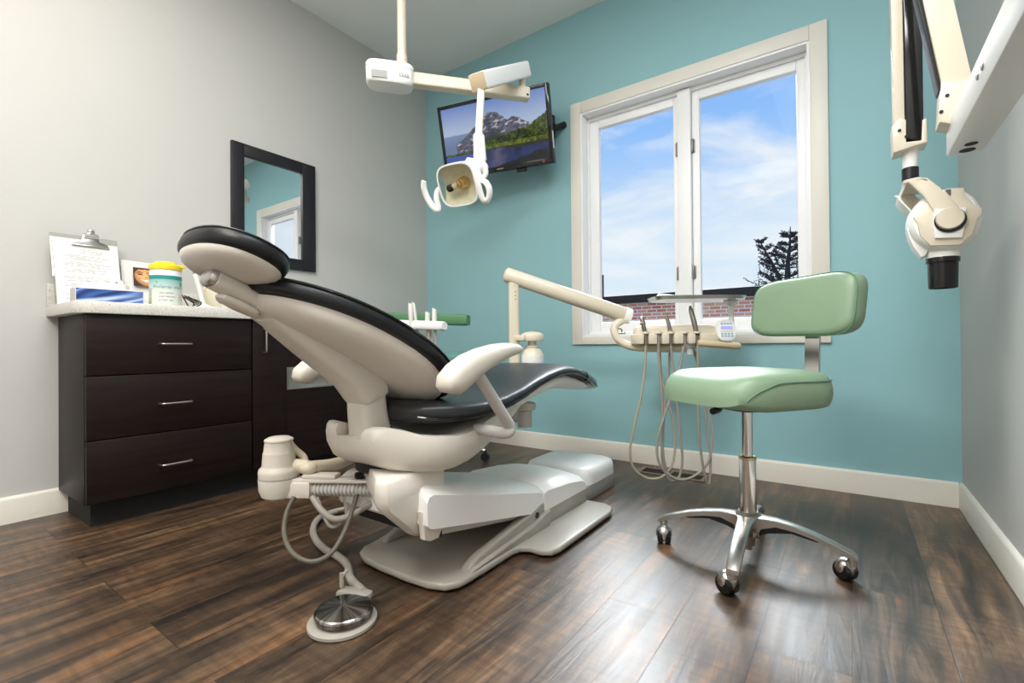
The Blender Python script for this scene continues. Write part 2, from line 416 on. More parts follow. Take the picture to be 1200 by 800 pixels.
def noise2(x, y, s=0):
    i, j = math.floor(x), math.floor(y); f, g = x - i, y - j; f = f * f * (3 - 2 * f); g = g * g * (3 - 2 * g)
    h = lambda a, b: (math.sin(a * 127.1 + b * 311.7 + s * 74.7) * 43758.5453) % 1.0
    return (h(i, j) * (1 - f) + h(i + 1, j) * f) * (1 - g) + (h(i, j + 1) * (1 - f) + h(i + 1, j + 1) * f) * g
def lerp(a, b, t): t = max(0, min(1, t)); return tuple(x * (1 - t) + y * t for x, y in zip(a, b))

#@@ROOM
# ---------------------------------------------------------------- the room
struct('floor', B().box((XL - .12, YF - .12, -.1), (XR + .12, YW + .12, 0)), 'floor', loc=(0, 0, 0))
struct('ceiling', B().box((XL - .12, YF - .12, ZC), (XR + .12, YW + .12, ZC + .1)), 'ceiling')
struct('wall_left', B().box((XL - .12, YF - .12, 0), (XL, YW + .12, ZC)), 'grey_wall')
struct('wall_right', B().box((XR, YF - .12, 0), (XR + .12, YW + .12, ZC)), 'grey_wall')
struct('wall_front', B().box((XL, YF - .12, 0), (XR, YF, ZC)), 'grey_wall')
OX0, OX1, OZ0, OZ1 = -1.374, -0.140, 0.742, 2.158
w = B()
w.box((XL, YW, 0), (OX0, YW + .12, ZC)); w.box((OX1, YW, 0), (XR, YW + .12, ZC))
w.box((OX0, YW, 0), (OX1, YW + .12, OZ0)); w.box((OX0, YW, OZ1), (OX1, YW + .12, ZC))
struct('wall_back', w, 'teal_wall')
def board(prof, p0, p1, inn):   # baseboard with rounded top
    b = B(); p0, p1, inn = V(p0), V(p1), V(inn)
    b.loft([[p + inn * a + V((0, 0, z)) for a, z in prof] for p in (p0, p1)]); return b
bprof = [(0, 0), (.014, 0), (.014, BB - .012), (.011, BB - .004), (.005, BB), (0, BB)]
struct('baseboard_back', board(bprof, (XL + .014, YW, 0), (XR - .014, YW, 0), (0, -1, 0)), 'trim')
struct('baseboard_right', board(bprof, (XR, YF + .014, 0), (XR, YW, 0), (-1, 0, 0)), 'trim')
struct('baseboard_left', board(bprof, (XL, YF + .014, 0), (XL, YW, 0), (1, 0, 0)), 'trim')
struct('baseboard_front', board(bprof, (XL + .014, YF, 0), (XR - .014, YF, 0), (0, 1, 0)), 'trim')

# window
win = thing('window_1', 'white double casement window with a wide cream casing in the teal wall', 'window', ((OX0 + OX1) / 2, YW, OZ0)); win['kind'] = 'structure'
TX0, TX1, TZ0, TZ1 = -1.441, -0.068, 0.696, 2.229
def ring_frame(b, x0, x1, z0, z1, wl, wr, wb, wt, y0, y1, bev=0.003):
    b.box((x0, y0, z0), (x0 + wl, y1, z1), bev); b.box((x1 - wr, y0, z0), (x1, y1, z1), bev)
    b.box((x0 + wl, y0, z0), (x1 - wr, y1, z0 + wb), bev); b.box((x0 + wl, y0, z1 - wt), (x1 - wr, y1, z1), bev)
b = B(); ring_frame(b, TX0, TX1, TZ0, TZ1, OX0 - TX0 + .002, TX1 - OX1 + .002, OZ0 - TZ0 + .002, TZ1 - OZ1 + .002, YW - .018, YW)
link('casing', b, 'trim', win)
b = B(); ring_frame(b, OX0, OX1, OZ0, OZ1, .014, .014, .014, .014, YW - .012, YW + .12, .001)
ring_frame(b, OX0 + .014, OX1 - .014, OZ0 + .014, OZ1 - .014, .012, .012, .02, .02, YW + .06, YW + .12, .002)
link('jamb', b, 'win_white', win)
link('mullion', B().box((-.788, YW + .045, OZ0 + .02), (-.716, YW + .12, OZ1 - .02), .005), 'win_white', win)
for (x0, x1, hx) in ((-1.350, -.790, 1), (-.714, -.164, 0)):
    s = B(); ring_frame(s, x0, x1, OZ0 + .032, OZ1 - .034, .062, .028 if hx else .034, .062, .050, YW + .075, YW + .115, .004)
    if not hx:
        s = B(); ring_frame(s, x0, x1, OZ0 + .032, OZ1 - .034, .040, .040, .062, .050, YW + .075, YW + .115, .004)
    so = link('sash', s, 'win_white', win)
    pb = B().box((x0 + .02, YW + .098, OZ0 + .05), (x1 - .02, YW + .102, OZ1 - .05)); link('pane', pb, 'pane', so)
    for zz in (1.815, 1.10):
        gb = B()
        xx = -.792 if hx else -.712
        gb.box((xx - .006, YW + .060, zz - .04), (xx + .006, YW + .082, zz + .04), .002)
        gb.box((xx + (.008 if not hx else -.012), YW + .066, zz - .038), (xx + (.014 if not hx else -.006), YW + .08, zz + .034), .001)
        link('hinge', gb, 'hinge', so)
for cxx in (-1.13, -.36):
    b = B().box((cxx - .03, YW - .006, OZ0 + .014), (cxx + .03, YW + .03, OZ0 + .026), .004)
    b.tube([(cxx + .012, YW + .01, OZ0 + .026), (cxx + .012, YW + .005, OZ0 + .045), (cxx - .02, YW, OZ0 + .048)], .005, 8)
    link('crank', b, 'dull_steel', win)

# outdoors
struct('ground', B().box((-14, YW + .13, -.5), (10, 30, -.4)), 'ground')
bl = thing('brick_building', 'low red brick building with dark roof edge beyond the window', 'building', (-3, 8, -.4))
link('wall', B().box((-7, 8, -.4), (3, 12, 1.42)), 'brick', bl)
link('roof', B().box((-3.61, 7.82, 1.405), (3.2, 12.2, 1.535), .01), 'roof', bl)
pl = B().cyl((-3.60, 7.90, 1.535), (-3.60, 7.90, 1.935), .022, seg=10); tag(link('vent_pipe', pl, 'roof'), 'thin dark pipe standing on the left end of the brick building roof', 'pipe')
tr = thing('conifer_tree', 'sparse dark conifer with two leaders behind the brick building', 'tree', (-1.27, 14, -.4))
tb = B(); nb = B()
def limb(p, d, ln, r, lev):
    pts = [V(p)]; d = V(d).normalized()
    for k in range(5):
        d = (d + V((random.uniform(-.13, .13), random.uniform(-.13, .13), random.uniform(-.02, .15)))).normalized(); pts.append(pts[-1] + d * ln / 5)
    tb.tube(pts, [r * (1 - .15 * k) for k in range(6)], 5, 1)
    if lev > 0:
        for k in range(9):
            q = pts[1 + k % 5] + V((random.uniform(-.03, .03), 0, random.uniform(-.03, .03)))
            a = random.uniform(0, 2 * PI); limb(q, d * .8 + V((math.cos(a) * .8, math.sin(a) * .5, random.uniform(-.25, .6))), ln * random.uniform(.22, .42), r * .55, lev - 1)
    else:
        for p_ in pts[1:]:
            for k in range(2):
                a = random.uniform(0, 2 * PI); dd = V((math.cos(a), math.sin(a) * .4, random.uniform(-.3, .7))) * random.uniform(.03, .075)
                nb.quad(p_, p_ + dd * .6 + V((.008, 0, .012)), p_ + dd, p_ + dd * .6 - V((.008, 0, .012)))
base = V((-1.29, 14, -.4))
tb.tube([base, base + V((.02, 0, 2)), base + V((.03, 0, 3)), base + V((.09, 0, 3.6)), base + V((.10, 0, 4.05))], [.12, .09, .06, .03, .01], 7, 2)
tb.tube([base + V((.0, 0, 2.3)), base + V((-.25, 0, 3.0)), base + V((-.48, 0, 3.5)), base + V((-.60, 0, 3.78))], [.06, .045, .025, .01], 6, 2)
for z, ln in ((2.15, 1.0), (2.3, 1.05), (2.45, .95), (2.62, .8), (2.8, .7), (3.0, .6), (3.2, .45), (3.4, .32), (3.6, .25), (3.8, .2)):
    for sgn in (-1, 1):
        for k in range(2):
            limb(base + V((.03 + (.04 if z > 3.2 else 0), 0, z + random.uniform(-.05, .05))), (sgn, random.uniform(-.5, .5), random.uniform(.0, .45)), ln * random.uniform(.7, 1.0), .022, 1)
for k in range(5):
    f = k / 4; limb(base + V((-.2 - .36 * f, 0, 2.9 + .8 * f)), (-1, random.uniform(-.4, .4), .6), .4 - .25 * f, .016, 1); limb(base + V((-.2 - .36 * f, 0, 2.9 + .8 * f)), (.8, random.uniform(-.4, .4), .7), .34 - .2 * f, .016, 1)
link('trunk', tb, 'tree', tr); tag(link('needles', nb, 'tree', tr), kind='stuff')

#@@CAB
# ---------------------------------------------------------------- cabinets and counter
CX = -2.350; CY0, CYM, CY1 = 0.528, 1.142, 1.74; CT = 0.832
dc = thing('drawer_cabinet', 'espresso wood three-drawer base cabinet under the left end of the counter', 'cabinet', (-2.55, .83, 0))
b = B(); b.box((XL + .016, CY0, .10), (CX - .02, CY0 + .018, CT), .001); b.box((XL + .016, CYM - .018, .10), (CX - .02, CYM - .003, CT), .001)
b.box((XL + .016, CY0 + .018, .10), (CX - .02, CYM - .018, .118)); b.box((XL + .016, CY0 + .018, CT - .02), (CX - .02, CYM - .018, CT)); b.box((XL + .016, CY0 + .018, .118), (XL + .026, CYM - .018, CT - .02))
link('carcass', b, 'espresso', dc)
link('toe_kick', B().box((XL + .016, CY0 + .03, 0), (CX - .075, CYM, .10)), 'dark_gap', dc)
zs = [(.594, CT - .004), (.347, .590), (.104, .343)]
def bar_handle(p, axis, ln, out):
    p, axis, out = V(p), V(axis), V(out); h = B(); a = p - axis * ln / 2; c = p + axis * ln / 2
    h.tube([a, a + out * .014, a + out * .024 + axis * .004, a + out * .028 + axis * .014, c + out * .028 - axis * .014, c + out * .024 - axis * .004, c + out * .014, c], .0045, 10, 3); return h
hz = [.714, .465, .210]
for (z0, z1), hh in zip(zs, hz):
    d = link('drawer', B().box((CX - .02, CY0 + .002, z0), (CX, CYM - .004, z1), .0015), 'espresso', dc)
    link('handle', bar_handle((CX, .820, hh), (0, 1, 0), .115, (1, 0, 0)), 'steel', d)
kc = thing('door_cabinet', 'espresso wood cabinet with one tall door and a steel-framed slot behind the dental chair', 'cabinet', (-2.55, 1.44, 0))
b = B(); b.box((XL + .016, CYM + .001, .10), (CX - .02, CYM + .018, CT)); b.box((XL + .016, CY1 - .018, .10), (CX - .02, CY1, CT))
b.box((XL + .016, CYM + .018, .10), (CX - .02, CY1 - .018, .118)); b.box((XL + .016, CYM + .018, CT - .02), (CX - .02, CY1 - .018, CT)); b.box((XL + .016, CYM + .018, .118), (XL + .026, CY1 - .018, CT - .02))
link('carcass', b, 'espresso', kc)
link('toe_kick', B().box((XL + .016, CYM, 0), (CX - .075, CY1, .10)), 'dark_gap', kc)
NY0, NY1, NZ0, NZ1 = 1.315, 1.585, .478, .592
b = B(); y0, y1 = CYM + .003, CY1 - .002
b.box((CX - .02, y0, .104), (CX, NY0, CT - .004), .001); b.box((CX - .02, NY1, .104), (CX, y1, CT - .004), .001)
b.box((CX - .02, NY0, .104), (CX, NY1, NZ0)); b.box((CX - .02, NY0, NZ1), (CX, NY1, CT - .004))
dr = link('door', b, 'espresso', kc)
link('handle', bar_handle((CX, 1.197, .728), (0, 0, 1), .115, (1, 0, 0)), 'steel', dr)
b = B(); ring_frame(b, 0, NY1 - NY0, 0, NZ1 - NZ0, .006, .006, .008, .006, 0, .06, .0)
b.box((0, .06, 0), (NY1 - NY0, .066, NZ1 - NZ0)); b.box((.012, .005, .008), (.066, .01, NZ1 - NZ0 - .006))
bmesh.ops.transform(b.bm, matrix=Matrix(((0, -1, 0, CX + .002), (1, 0, 0, NY0), (0, 0, 1, NZ0), (0, 0, 0, 1))), verts=b.bm.verts)
tag(link('slot_liner', b, 'steel', kc), 'brushed steel slot liner')
ct = thing('countertop', 'speckled light grey laminate countertop with a short backsplash on the dark cabinets', 'countertop', (-2.55, 1.1, CT))
poly = [(XL, CY0 - .035), (CX - .035, CY0 - .035), (CX + .018, CY0 - .0), (CX + .022, CY0 + .01), (CX + .022, CY1 + .012), (XL, CY1 + .012)]
link('worktop', B().prism(poly, CT, .878, lambda u, v, h: V((u, v, h)), .004), 'counter', ct)
link('backsplash', B().box((XL, CY0 - .035, .878), (XL + .02, CY1 + .012, .972), .003), 'counter', ct)
CZ = .878

# items on the counter
cb = thing('clipboard', 'clear clipboard with a white form, propped on the counter against the wall', 'clipboard', (-2.70, .62, CZ))
lean = .085
def cbp(y, z, off=0):      # a point on the leaning board
    t = (z - CZ) / .32; return V((-2.640 - .075 * t + off, y - .005 * t, z))
def slab(y0, y1, z0, z1, o0, o1, skew=0):
    t = B(); q = lambda y, z, o: cbp(y, z, o)
    t.loft([[q(y0, z0, o0), q(y1, z0, o0), q(y1, z1, o0), q(y0, z1, o0)], [q(y0, z0, o1), q(y1, z0, o1), q(y1, z1, o1), q(y0, z1, o1)]]); return t
link('board', slab(.500, .724, CZ + .001, 1.185, -.004, 0), 'clear', cb)
link('paper_stack', slab(.506, .722, CZ + .001, 1.158, .0005, .004), 'paper', cb)
rl = random.Random(3)
lines = []
z = .96
for k in range(26):
    lines.append((.04 + .52 * (k / 26) + .35 * 0, rl.uniform(.12, .2), rl.uniform(.6, .92), rl.random()))
def form(u, v):
    c = (.74, .73, .70); k = int(v * 44); f = v * 44 - k
    if .08 < v < .93 and f > .55 and (k * 7919) % 5 != 0:
        a = .10 + .05 * ((k * 31) % 3); e = .88 - .3 * (((k * 17) % 7) / 7)
        if v > .82: a, e = .38, .75
        if a < u < e and noise2(u * 60, k, 4) > .32: c = (.36, .36, .38)
    return c
paint('form', (0, 0, 0), (1, 0, 0), (0, 1, 0), 70, 90, form, 'print', cb, warp=lambda u, v: cbp(.510 + .208 * u, CZ + .004 + .270 * v, .0046))
b = B(); cc = cbp(.628, 1.158, .006)
b.prism([(-.062, -.014), (.062, -.014), (.058, -.002), (.03, .008), (.026, .028), (-.026, .028), (-.03, .008), (-.058, -.002)], 0, .006, lambda u, v, h: cc + V((h * 1.0 + .004, u, v)), .002)
b.cyl(cc + V((.012, -.024, .028)), cc + V((.012, .024, .028)), .011, seg=14)
b.prism([(-.018, .03), (.018, .03), (.012, .052), (-.012, .052)], 0, .012, lambda u, v, h: cc + V((h, u, v)), .004)
b.ell(cc + V((.008, 0, .05)), (.010, .014, .010))
b.box((cc.x + .004, cc.y - .064, cc.z - .018), (cc.x + .012, cc.y + .064, cc.z - .012), .002)
link('clip', b, 'chrome', cb)

bx = thing('tissue_box', 'blue swirl tissue box with a white tissue at the counter edge', 'box', (-2.46, .64, CZ))
TB0, TB1 = V((-2.505, .528, CZ)), V((-2.40, .752, CZ + .062))
TB0 = V((-2.56, .528, CZ)); TB1 = V((-2.488, .752, CZ + .063))
link('carton', B().box(TB0, TB1, .002), 'lgrey_plastic', bx)
def swirl(u, v):
    t = (u * 1.2 - v * .5) + .12 * math.sin(3 * u + 2 * v); s = fbm(t * 6 + v * .8 * (1 - u), 9, 5)
    c = lerp((.006, .02, .11), (.03, .12, .42), (s - .3) * 3)
    ray = max(0, 1 - abs((v - .1) * 1.3 - (u - .05) * .9) * 4) * (1 - u * .9)
    c = lerp(c, (.75, .85, .95), ray + max(0, s - .62) * 4)
    return c
paint('printed_panel', (TB1.x + .0008, TB0.y + .003, CZ + .002), (0, TB1.y - TB0.y - .006, 0), (0, 0, .059), 80, 24, swirl, 'print', bx)
b = B(); rr = random.Random(5)
rings = []
for k in range(7):
    f = k / 6; rings.append([V((-2.53 + .035 * (1 - f * .6) * math.cos(a) + .006 * rr.uniform(-1, 1), .635 + (.085 * (1 - .35 * f)) * math.sin(a) + .008 * rr.uniform(-1, 1), CZ + .06 + .042 * f ** .7 + rr.uniform(-.009, .009) * f)) for a in [2 * PI * j / 18 for j in range(18)]])
b.loft(rings); link('tissue', b, 'paper', bx)

wc = thing('wipes_canister', 'round wipes canister with yellow lid and teal label on the counter', 'canister', (-2.46, .83, CZ))
WX, WY, WR = -2.455, .822, .0585
link('body', B().lathe([(WR - .006, 0), (WR, .005), (WR, .152), (WR - .003, .158), (WR - .003, .162)], (WX, WY, CZ)), 'white_plastic', wc)
b = B().lathe([(WR + .001, .160), (WR + .002, .164), (WR + .001, .180), (WR - .004, .184), (WR - .016, .186), (WR - .018, .193), (WR - .024, .196), (0, .196)], (WX, WY, CZ))
b.box((WX + .03, WY + .02, CZ + .172), (WX + .045, WY + .062, CZ + .184), .003)
link('lid', b, 'yellow', wc)
def wl(u, v):
    if v > .86: c = (.02, .30, .27)
    else: c = lerp((.80, .83, .74), (.22, .55, .55), (v - .45) * 2.2)
    if (u - .32) ** 2 * 9 + (v - .76) ** 2 * 6 < .004 or (u - .86) ** 2 * 9 + (v - .72) ** 2 * 3 < .02: c = (.10, .42, .08)
    if u < .2 and v < .55 and int(v * 26) % 2: c = (.42, .45, .42)
    if .05 < u < .18 and .05 < v < .2: c = (.65, .60, .05)
    if .05 < u < .18 and .0 < v < .06: c = (.12, .3, .45)
    if .36 < u < .7 and .08 < v < .42 and int(v * 24) % 3 == 0 and noise2(u * 50, v * 24, 2) > .4: c = (.42, .44, .42)
    if .78 < u < .97 and .06 < v < .42 and int(v * 24) % 2 == 0 and noise2(u * 50, v * 24, 3) > .4: c = (.46, .48, .48)
    return tuple(x * .82 for x in c)
cam_ang = math.atan2(-WY, -WX)
def wcyl(a, z, e=.0006): return V((WX + (WR + e) * math.cos(a), WY + (WR + e) * math.sin(a), CZ + z))
paint('label_sheet', (0, 0, 0), (1, 0, 0), (0, 0, 1), 90, 40, wl, 'print', wc, warp=lambda u, v: wcyl(cam_ang - 1.55 + 3.1 * u, .008 + .125 * v))
text('lettering', 'ProSpray', .0185, lambda x, y: wcyl(cam_ang - .22 + x / WR, .083 + y, .0012), 'teal_text', wc)
text('lettering', 'wipes', .016, lambda x, y: wcyl(cam_ang + .82 + x / WR, .083 + y, .0012), 'teal_text', wc)

ph = thing('brochure_card', 'white printed card with an orange portrait photo leaning behind the canister', 'card', (-2.70, .80, CZ))
b = B(); b.loft([[V((-2.690, .735, CZ + .001)), V((-2.690, .90, CZ + .001)), V((-2.722, .90, 1.100)), V((-2.722, .735, 1.105))], [V((-2.687, .735, CZ + .001)), V((-2.687, .90, CZ + .001)), V((-2.719, .90, 1.100)), V((-2.719, .735, 1.105))]])
link('card', b, 'paper', ph)
def face(u, v):
    x, y = (u - .40) + (v - .5) * .18, v - .52
    c = lerp((.16, .04, .015), (.86, .42, .15), 1.15 - (x * x * 4.2 + y * y * 2.2) * 1.6)
    if x * x * 3.2 + (y + .06) ** 2 * 1.7 > .42 or y > .40 + .1 * x: c = (.035, .015, .012)
    for ex in (-.16, .15):
        if ((x - ex) / .085) ** 2 + ((y - .13) / .045) ** 2 < 1: c = (.05, .02, .012)
        if abs(x - ex) < .11 and abs(y - .24 + (x - ex) ** 2 * 3) < .025: c = (.12, .04, .015)
    if abs(y + .22 - x * x * 1.8) < .060 - x * x * .9 and abs(x) < .22: c = (.84, .76, .68)
    elif abs(y + .22 - x * x * 1.8) < .085 - x * x * .9 and abs(x) < .25: c = (.50, .10, .05)
    if abs(x) < .05 and -.08 < y < -.02: c = (.52, .20, .07)
    return c
paint('portrait_photo', (-2.6875, .775, .985), (0, .125, 0), (-.0128, 0, .088), 70, 50, face, 'print', ph)

pn = thing('curing_light', 'white pen-shaped curing light standing upright in its charger on the counter', 'curing light', (-2.50, .985, CZ))
b = B(); b.lathe([(.040, 0), (.042, .004), (.036, .014), (.018, .022), (.016, .026)], (-2.49, .985, CZ)); b.box((-2.53, .955, CZ), (-2.455, 1.045, CZ + .012), .005)
link('charger', b, 'white_plastic', pn)
P0, P1 = V((-2.49, .985, CZ + .02)), V((-2.50, .955, CZ + .165)); dv = (P1 - P0)
b = B().cyl(P0, P1, .0135, .012, 16, .003); link('body', b, 'white_plastic', pn)
b = B().cyl(P1, P1 + dv * .08, .009, .008, 12); b.cyl(P1 + dv * .08 + V((0, -.004, 0)), P1 + dv * .28 + V((0, -.006, 0)), .0035, seg=8); b.cyl(P1 + dv * .08 + V((0, .004, 0)), P1 + dv * .27 + V((0, .004, 0)), .0035, seg=8)
link('tip', b, 'tan_text', pn)
b = B(); rb = random.Random(2)
for k in range(3):
    y = .915 + .012 * k; b.tube([(-2.46, y, CZ + .004), (-2.475, y - .008 + .02 * k, CZ + .03), (-2.49, y - .018 + .004 * k, CZ + .062 - .006 * k), (-2.50, y - .01, CZ + .055), (-2.51, y + .035, CZ + .03), (-2.52, y + .055, CZ + .004)], .0028, 6)
tag(link('charger_cord', b, 'black'), 'black looped cord between the canister and the pen-shaped light', 'cord')
ab = thing('amalgamator', 'small ivory box with dark slots beside the upright pen light', 'device', (-2.60, 1.09, CZ))
link('housing', B().box((-2.66, 1.03, CZ), (-2.565, 1.165, CZ + .12), .01, 3), 'beige_box', ab)
link('slot', B().box((-2.566, 1.085, CZ + .04), (-2.5635, 1.110, CZ + .05)), 'black', ab)
link('slot', B().box((-2.566, 1.13, CZ + .04), (-2.5635, 1.155, CZ + .056)), 'black', ab)
tag(link('paper_pad', B().box((-2.49, 1.06, CZ), (-2.36, 1.30, CZ + .025), .003), 'paper'), 'flat white pad lying at the counter edge beside the ivory box', 'paper')

#@@WALLS
# ---------------------------------------------------------------- wall mirror
mr = thing('wall_mirror', 'rectangular wall mirror in a flat black frame on the grey wall', 'mirror', (XL, 1.48, 1.16))
MY0, MY1, MZ0, MZ1 = 1.226, 1.724, 1.165, 1.832
b = B(); fw = .066
b.box((XL, MY0, MZ0), (XL + .022, MY0 + fw, MZ1), .002); b.box((XL, MY1 - fw - .02, MZ0), (XL + .022, MY1, MZ1), .002)
b.box((XL, MY0 + fw, MZ0), (XL + .022, MY1 - fw - .02, MZ0 + fw), .002); b.box((XL, MY0 + fw, MZ1 - fw), (XL + .022, MY1 - fw - .02, MZ1), .002)
link('frame', b, mat('black_wood_frame', (.012, .011, .014), .45, noise=.1), mr)
link('mirror_glass', B().box((XL, MY0 + fw - .002, MZ0 + fw - .002), (XL + .008, MY1 - fw - .018, MZ1 - fw + .002)), mat('mirror_silver', (.9, .92, .92), 0.0, 1.0), mr)

# ---------------------------------------------------------------- television
tvc, yaw, tilt, TW = V((-1.833, 2.400, 2.040)), .216, .248, .765
TH = .455
tu = V((math.cos(yaw), math.sin(yaw), 0)); tn = V((math.sin(yaw) * math.cos(tilt), -math.cos(yaw) * math.cos(tilt), -math.sin(tilt)))
tvv = tn.cross(tu); tvv = tvv if tvv.z > 0 else -tvv
T3 = lambda u, v, h: tvc + tu * u + tvv * v + tn * h
tv = thing('television', 'flat black television showing a mountain lake, tilted on its wall mount', 'television', (-1.83, 2.66, 1.9))
def fr(b, u0, u1, v0, v1, h0, h1, bev=.003):
    b.prism([(u0, v0), (u1, v0), (u1, v1), (u0, v1)], h0, h1, T3, bev)
b = B(); fr(b, -TW / 2, TW / 2, -TH / 2, TH / 2, -.045, 0, .004); fr(b, -TW / 2 + .05, TW / 2 - .05, -TH / 2 + .04, TH / 2 - .06, -.075, -.045, .01)
bz = .021
fr(b, -TW / 2, -TW / 2 + bz, -TH / 2, TH / 2, 0, .006, .002); fr(b, TW / 2 - bz, TW / 2, -TH / 2, TH / 2, 0, .006, .002)
fr(b, -TW / 2 + bz, TW / 2 - bz, TH / 2 - bz, TH / 2, 0, .006, .002); fr(b, -TW / 2 + bz, TW / 2 - bz, -TH / 2, -TH / 2 + .030, 0, .006, .002)
link('bezel', b, 'black_gloss', tv)
def ridge(u): return .56 + .18 * max(0, 1 - abs(u - .47) * 2.6) + .10 * max(0, 1 - abs(u - .45) * 7) + .05 * max(0, 1 - abs(u - .70) * 12) + .10 * (fbm(u * 14, 3) - .5) + .05 * max(0, 1 - abs(u - .53) * 9)
def scape(u, v):
    sky = lerp((.50, .62, .85), (.12, .24, .66), (v - .62) * 2.2)
    c = sky
    far = .56 + .035 * fbm(u * 9, 11) - max(0, u - .25) * .2
    if u < .4 and v < far: c = lerp((.16, .24, .42), (.24, .33, .55), (v - .4) * 5)
    rd = ridge(u) if u > .12 else .3
    rd = min(rd, .35 + (u - .08) * 1.15 + .05 * fbm(u * 20, 8))
    if v < rd and u > .1:
        t = noise2(u * 26 + v * 16, v * 40 - u * 14, 5); t2 = noise2(u * 60 - v * 30, v * 24 + u * 20, 6)
        s = .6 * t + .4 * t2; d = (rd - v)
        c = lerp((.03, .04, .09), (.24, .24, .31), s * 1.3 - .15)
        if s > .70 and d < .26: c = (.55, .53, .60)
        if d > .18: c = lerp(c, (.035, .05, .05), (d - .18) * 6)
    hill = .33 + .30 * max(0, u - .28) + .04 * fbm(u * 26, 2) + .02 * noise1(u * 90) + (.45 * max(0, u - .86) ** .8)
    if u < .34: hill = .27 + .04 * fbm(u * 40, 5) + .015 * noise1(u * 90)
    if v < hill:
        t = noise2(u * 70, v * 45, 1); g = noise2(u * 9, v * 9, 7)
        c = lerp((.006, .014, .006), (.11, .17, .02), t * (1.1 if g > .45 else .5) - .15 + .35 * max(0, (v - .3)))
        if .27 < v < .35 and u > .38: c = lerp(c, (.22, .25, .02), noise2(u * 50, v * 20, 3) * .9)
    water = .27 - .02 * u
    if u > .35: water = .285
    if v < water:
        r = noise2(u * 30, v * 14, 8)
        c = lerp((.05, .11, .42), (.09, .17, .55), (.27 - v) * 3) if u < .36 + .05 * r else lerp((.006, .012, .05), (.02, .045, .17), r + (.2 - v) * 1.5)
        if v < .27: c = lerp(c, (.16, .15, .24), max(0, 1 - abs(u - .53 + .02 * fbm(v * 30, 2)) * 9) * .6 * (.5 + r))
        if u > .5 and v < (u - .5) * .45 * (.35 + fbm(u * 9, 4)): c = (.008, .012, .018)
        if u > .62 and v > .24: c = (.02, .03, .015)
    return c
paint('screen', T3(-TW / 2 + bz, -TH / 2 + .030, .0012), tu * (TW - 2 * bz), tvv * (TH - bz - .030), 230, 130, scape, 'screen', tv)
for k in range(6):
    link('maker_mark', B().prism([(k * .0075, -.004), (.0055 + k * .0075, -.004), (.0055 + k * .0075, .004), (k * .0075, .004)], .0062, .0068, lambda u, v, h: T3(u, v - TH / 2 + .015, h)), 'tan_text', tv)
link('power_light', B().prism([(-.006, -.005), (.006, -.005), (.006, .005), (-.006, .005)], .006, .0066, lambda u, v, h: T3(u + TW / 2 - .065, v - TH / 2 + .016, h)), 'red', tv)
link('sensor', B().prism([(-.03, -.022), (.03, -.022), (.03, .0), (-.03, .0)], -.035, -.005, lambda u, v, h: T3(u + .16, v - TH / 2, h), .003), 'black', tv)
link('side_sticker', B().prism([(0, -.10), (.0008, -.10), (.0008, .0), (0, .0)], -.034, -.01, lambda u, v, h: T3(u + TW / 2, v - .04, h)), 'paper', tv)
mc = T3(0, 0, -.075); b = B()
b.box((mc.x - .05, mc.y - .005, mc.z - .1), (mc.x + .05, mc.y + .02, mc.z + .1), .004)
b.tube([mc, mc + V((.16, .08, .01)), V((-1.62, 2.68, 2.10))], .022, 10, 1)
b.box((-1.72, YW - .03, 2.0), (-1.56, YW, 2.2), .004)
link('wall_mount', b, 'black', tv)
e0 = at(660, 146, 3.02); b = B().cyl(at(648, 151, 3.04), at(662, 146, 3.08), .018, .022, 14, .004); b.tube([at(640, 144, 2.98), at(646, 143, 3.0), at(652, 147, 3.04)], .005, 8); b.tube([at(656, 149, 3.07), (-1.55, 2.67, 2.10), (-1.62, 2.68, 2.10)], .012, 8, 2)
link('mount_arm', b, 'black', tv)

#@@CHAIR
# ---------------------------------------------------------------- dental chair
KX = -1.12
dch = thing('dental_chair', 'reclined black vinyl dental chair with white shells on a grey floor base', 'dental chair', (KX, 1.4, 0))
Yx = V((1, 0, 0)); Zz = V((0, 0, 1))
yz = lambda u, v, h: V((h, u, v))
# base plate
def mirror_poly(half):      # half outline given as (dx, y), +x side from front to back
    return [(KX + a, y) for a, y in half] + [(KX - a, y) for a, y in reversed(half)]
half = [(.06, .948), (.14, .955), (.19, .975), (.213, 1.01), (.217, 1.05), (.217, 1.27), (.225, 1.30), (.25, 1.315), (.295, 1.318), (.325, 1.335), (.335, 1.37), (.335, 1.78), (.32, 1.83), (.28, 1.855)]
b = B().prism(mirror_poly(half), .008, .030, lambda u, v, h: V((u, v, h)), .008, 3)
hin = [(dx - .015, y + (.012 if y < 1.2 else -.01 if y > 1.8 else 0)) for dx, y in half]
for s in (-1, 1):
    rp = [(1.06, .026), (1.085, .045), (1.12, .058), (1.40, .100), (1.47, .118), (1.52, .118), (1.52, .026)]
    b.prism(rp, KX + s * .165, KX + s * .198, yz, .008, 3)
    b.prism([(1.05, .024), (1.075, .036), (1.40, .062), (1.50, .085), (1.52, .085), (1.52, .024)], KX + s * .19, KX + s * .212, yz, .007, 3)
b.box((KX - .20, 1.50, .02), (KX + .20, 1.845, .092), .008)
link('base_plate', b, 'base_grey', dch)
for q in [(-.205, 1.03), (.20, 1.12), (.20, 1.22), (.26, 1.34), (.315, 1.5), (.315, 1.7), (-.315, 1.5), (-.2, 1.2), (0, .99), (.1, .98)]:
    link('levelling_foot', B().cyl((KX + q[0], q[1], 0), (KX + q[0], q[1], .010), .016, seg=12), 'black', dch)
for s in (-1, 1): link('pivot_bolt', B().cyl((KX + s * .160, 1.445, .085), (KX + s * .2005, 1.445, .085), .011, seg=14), 'black', dch)
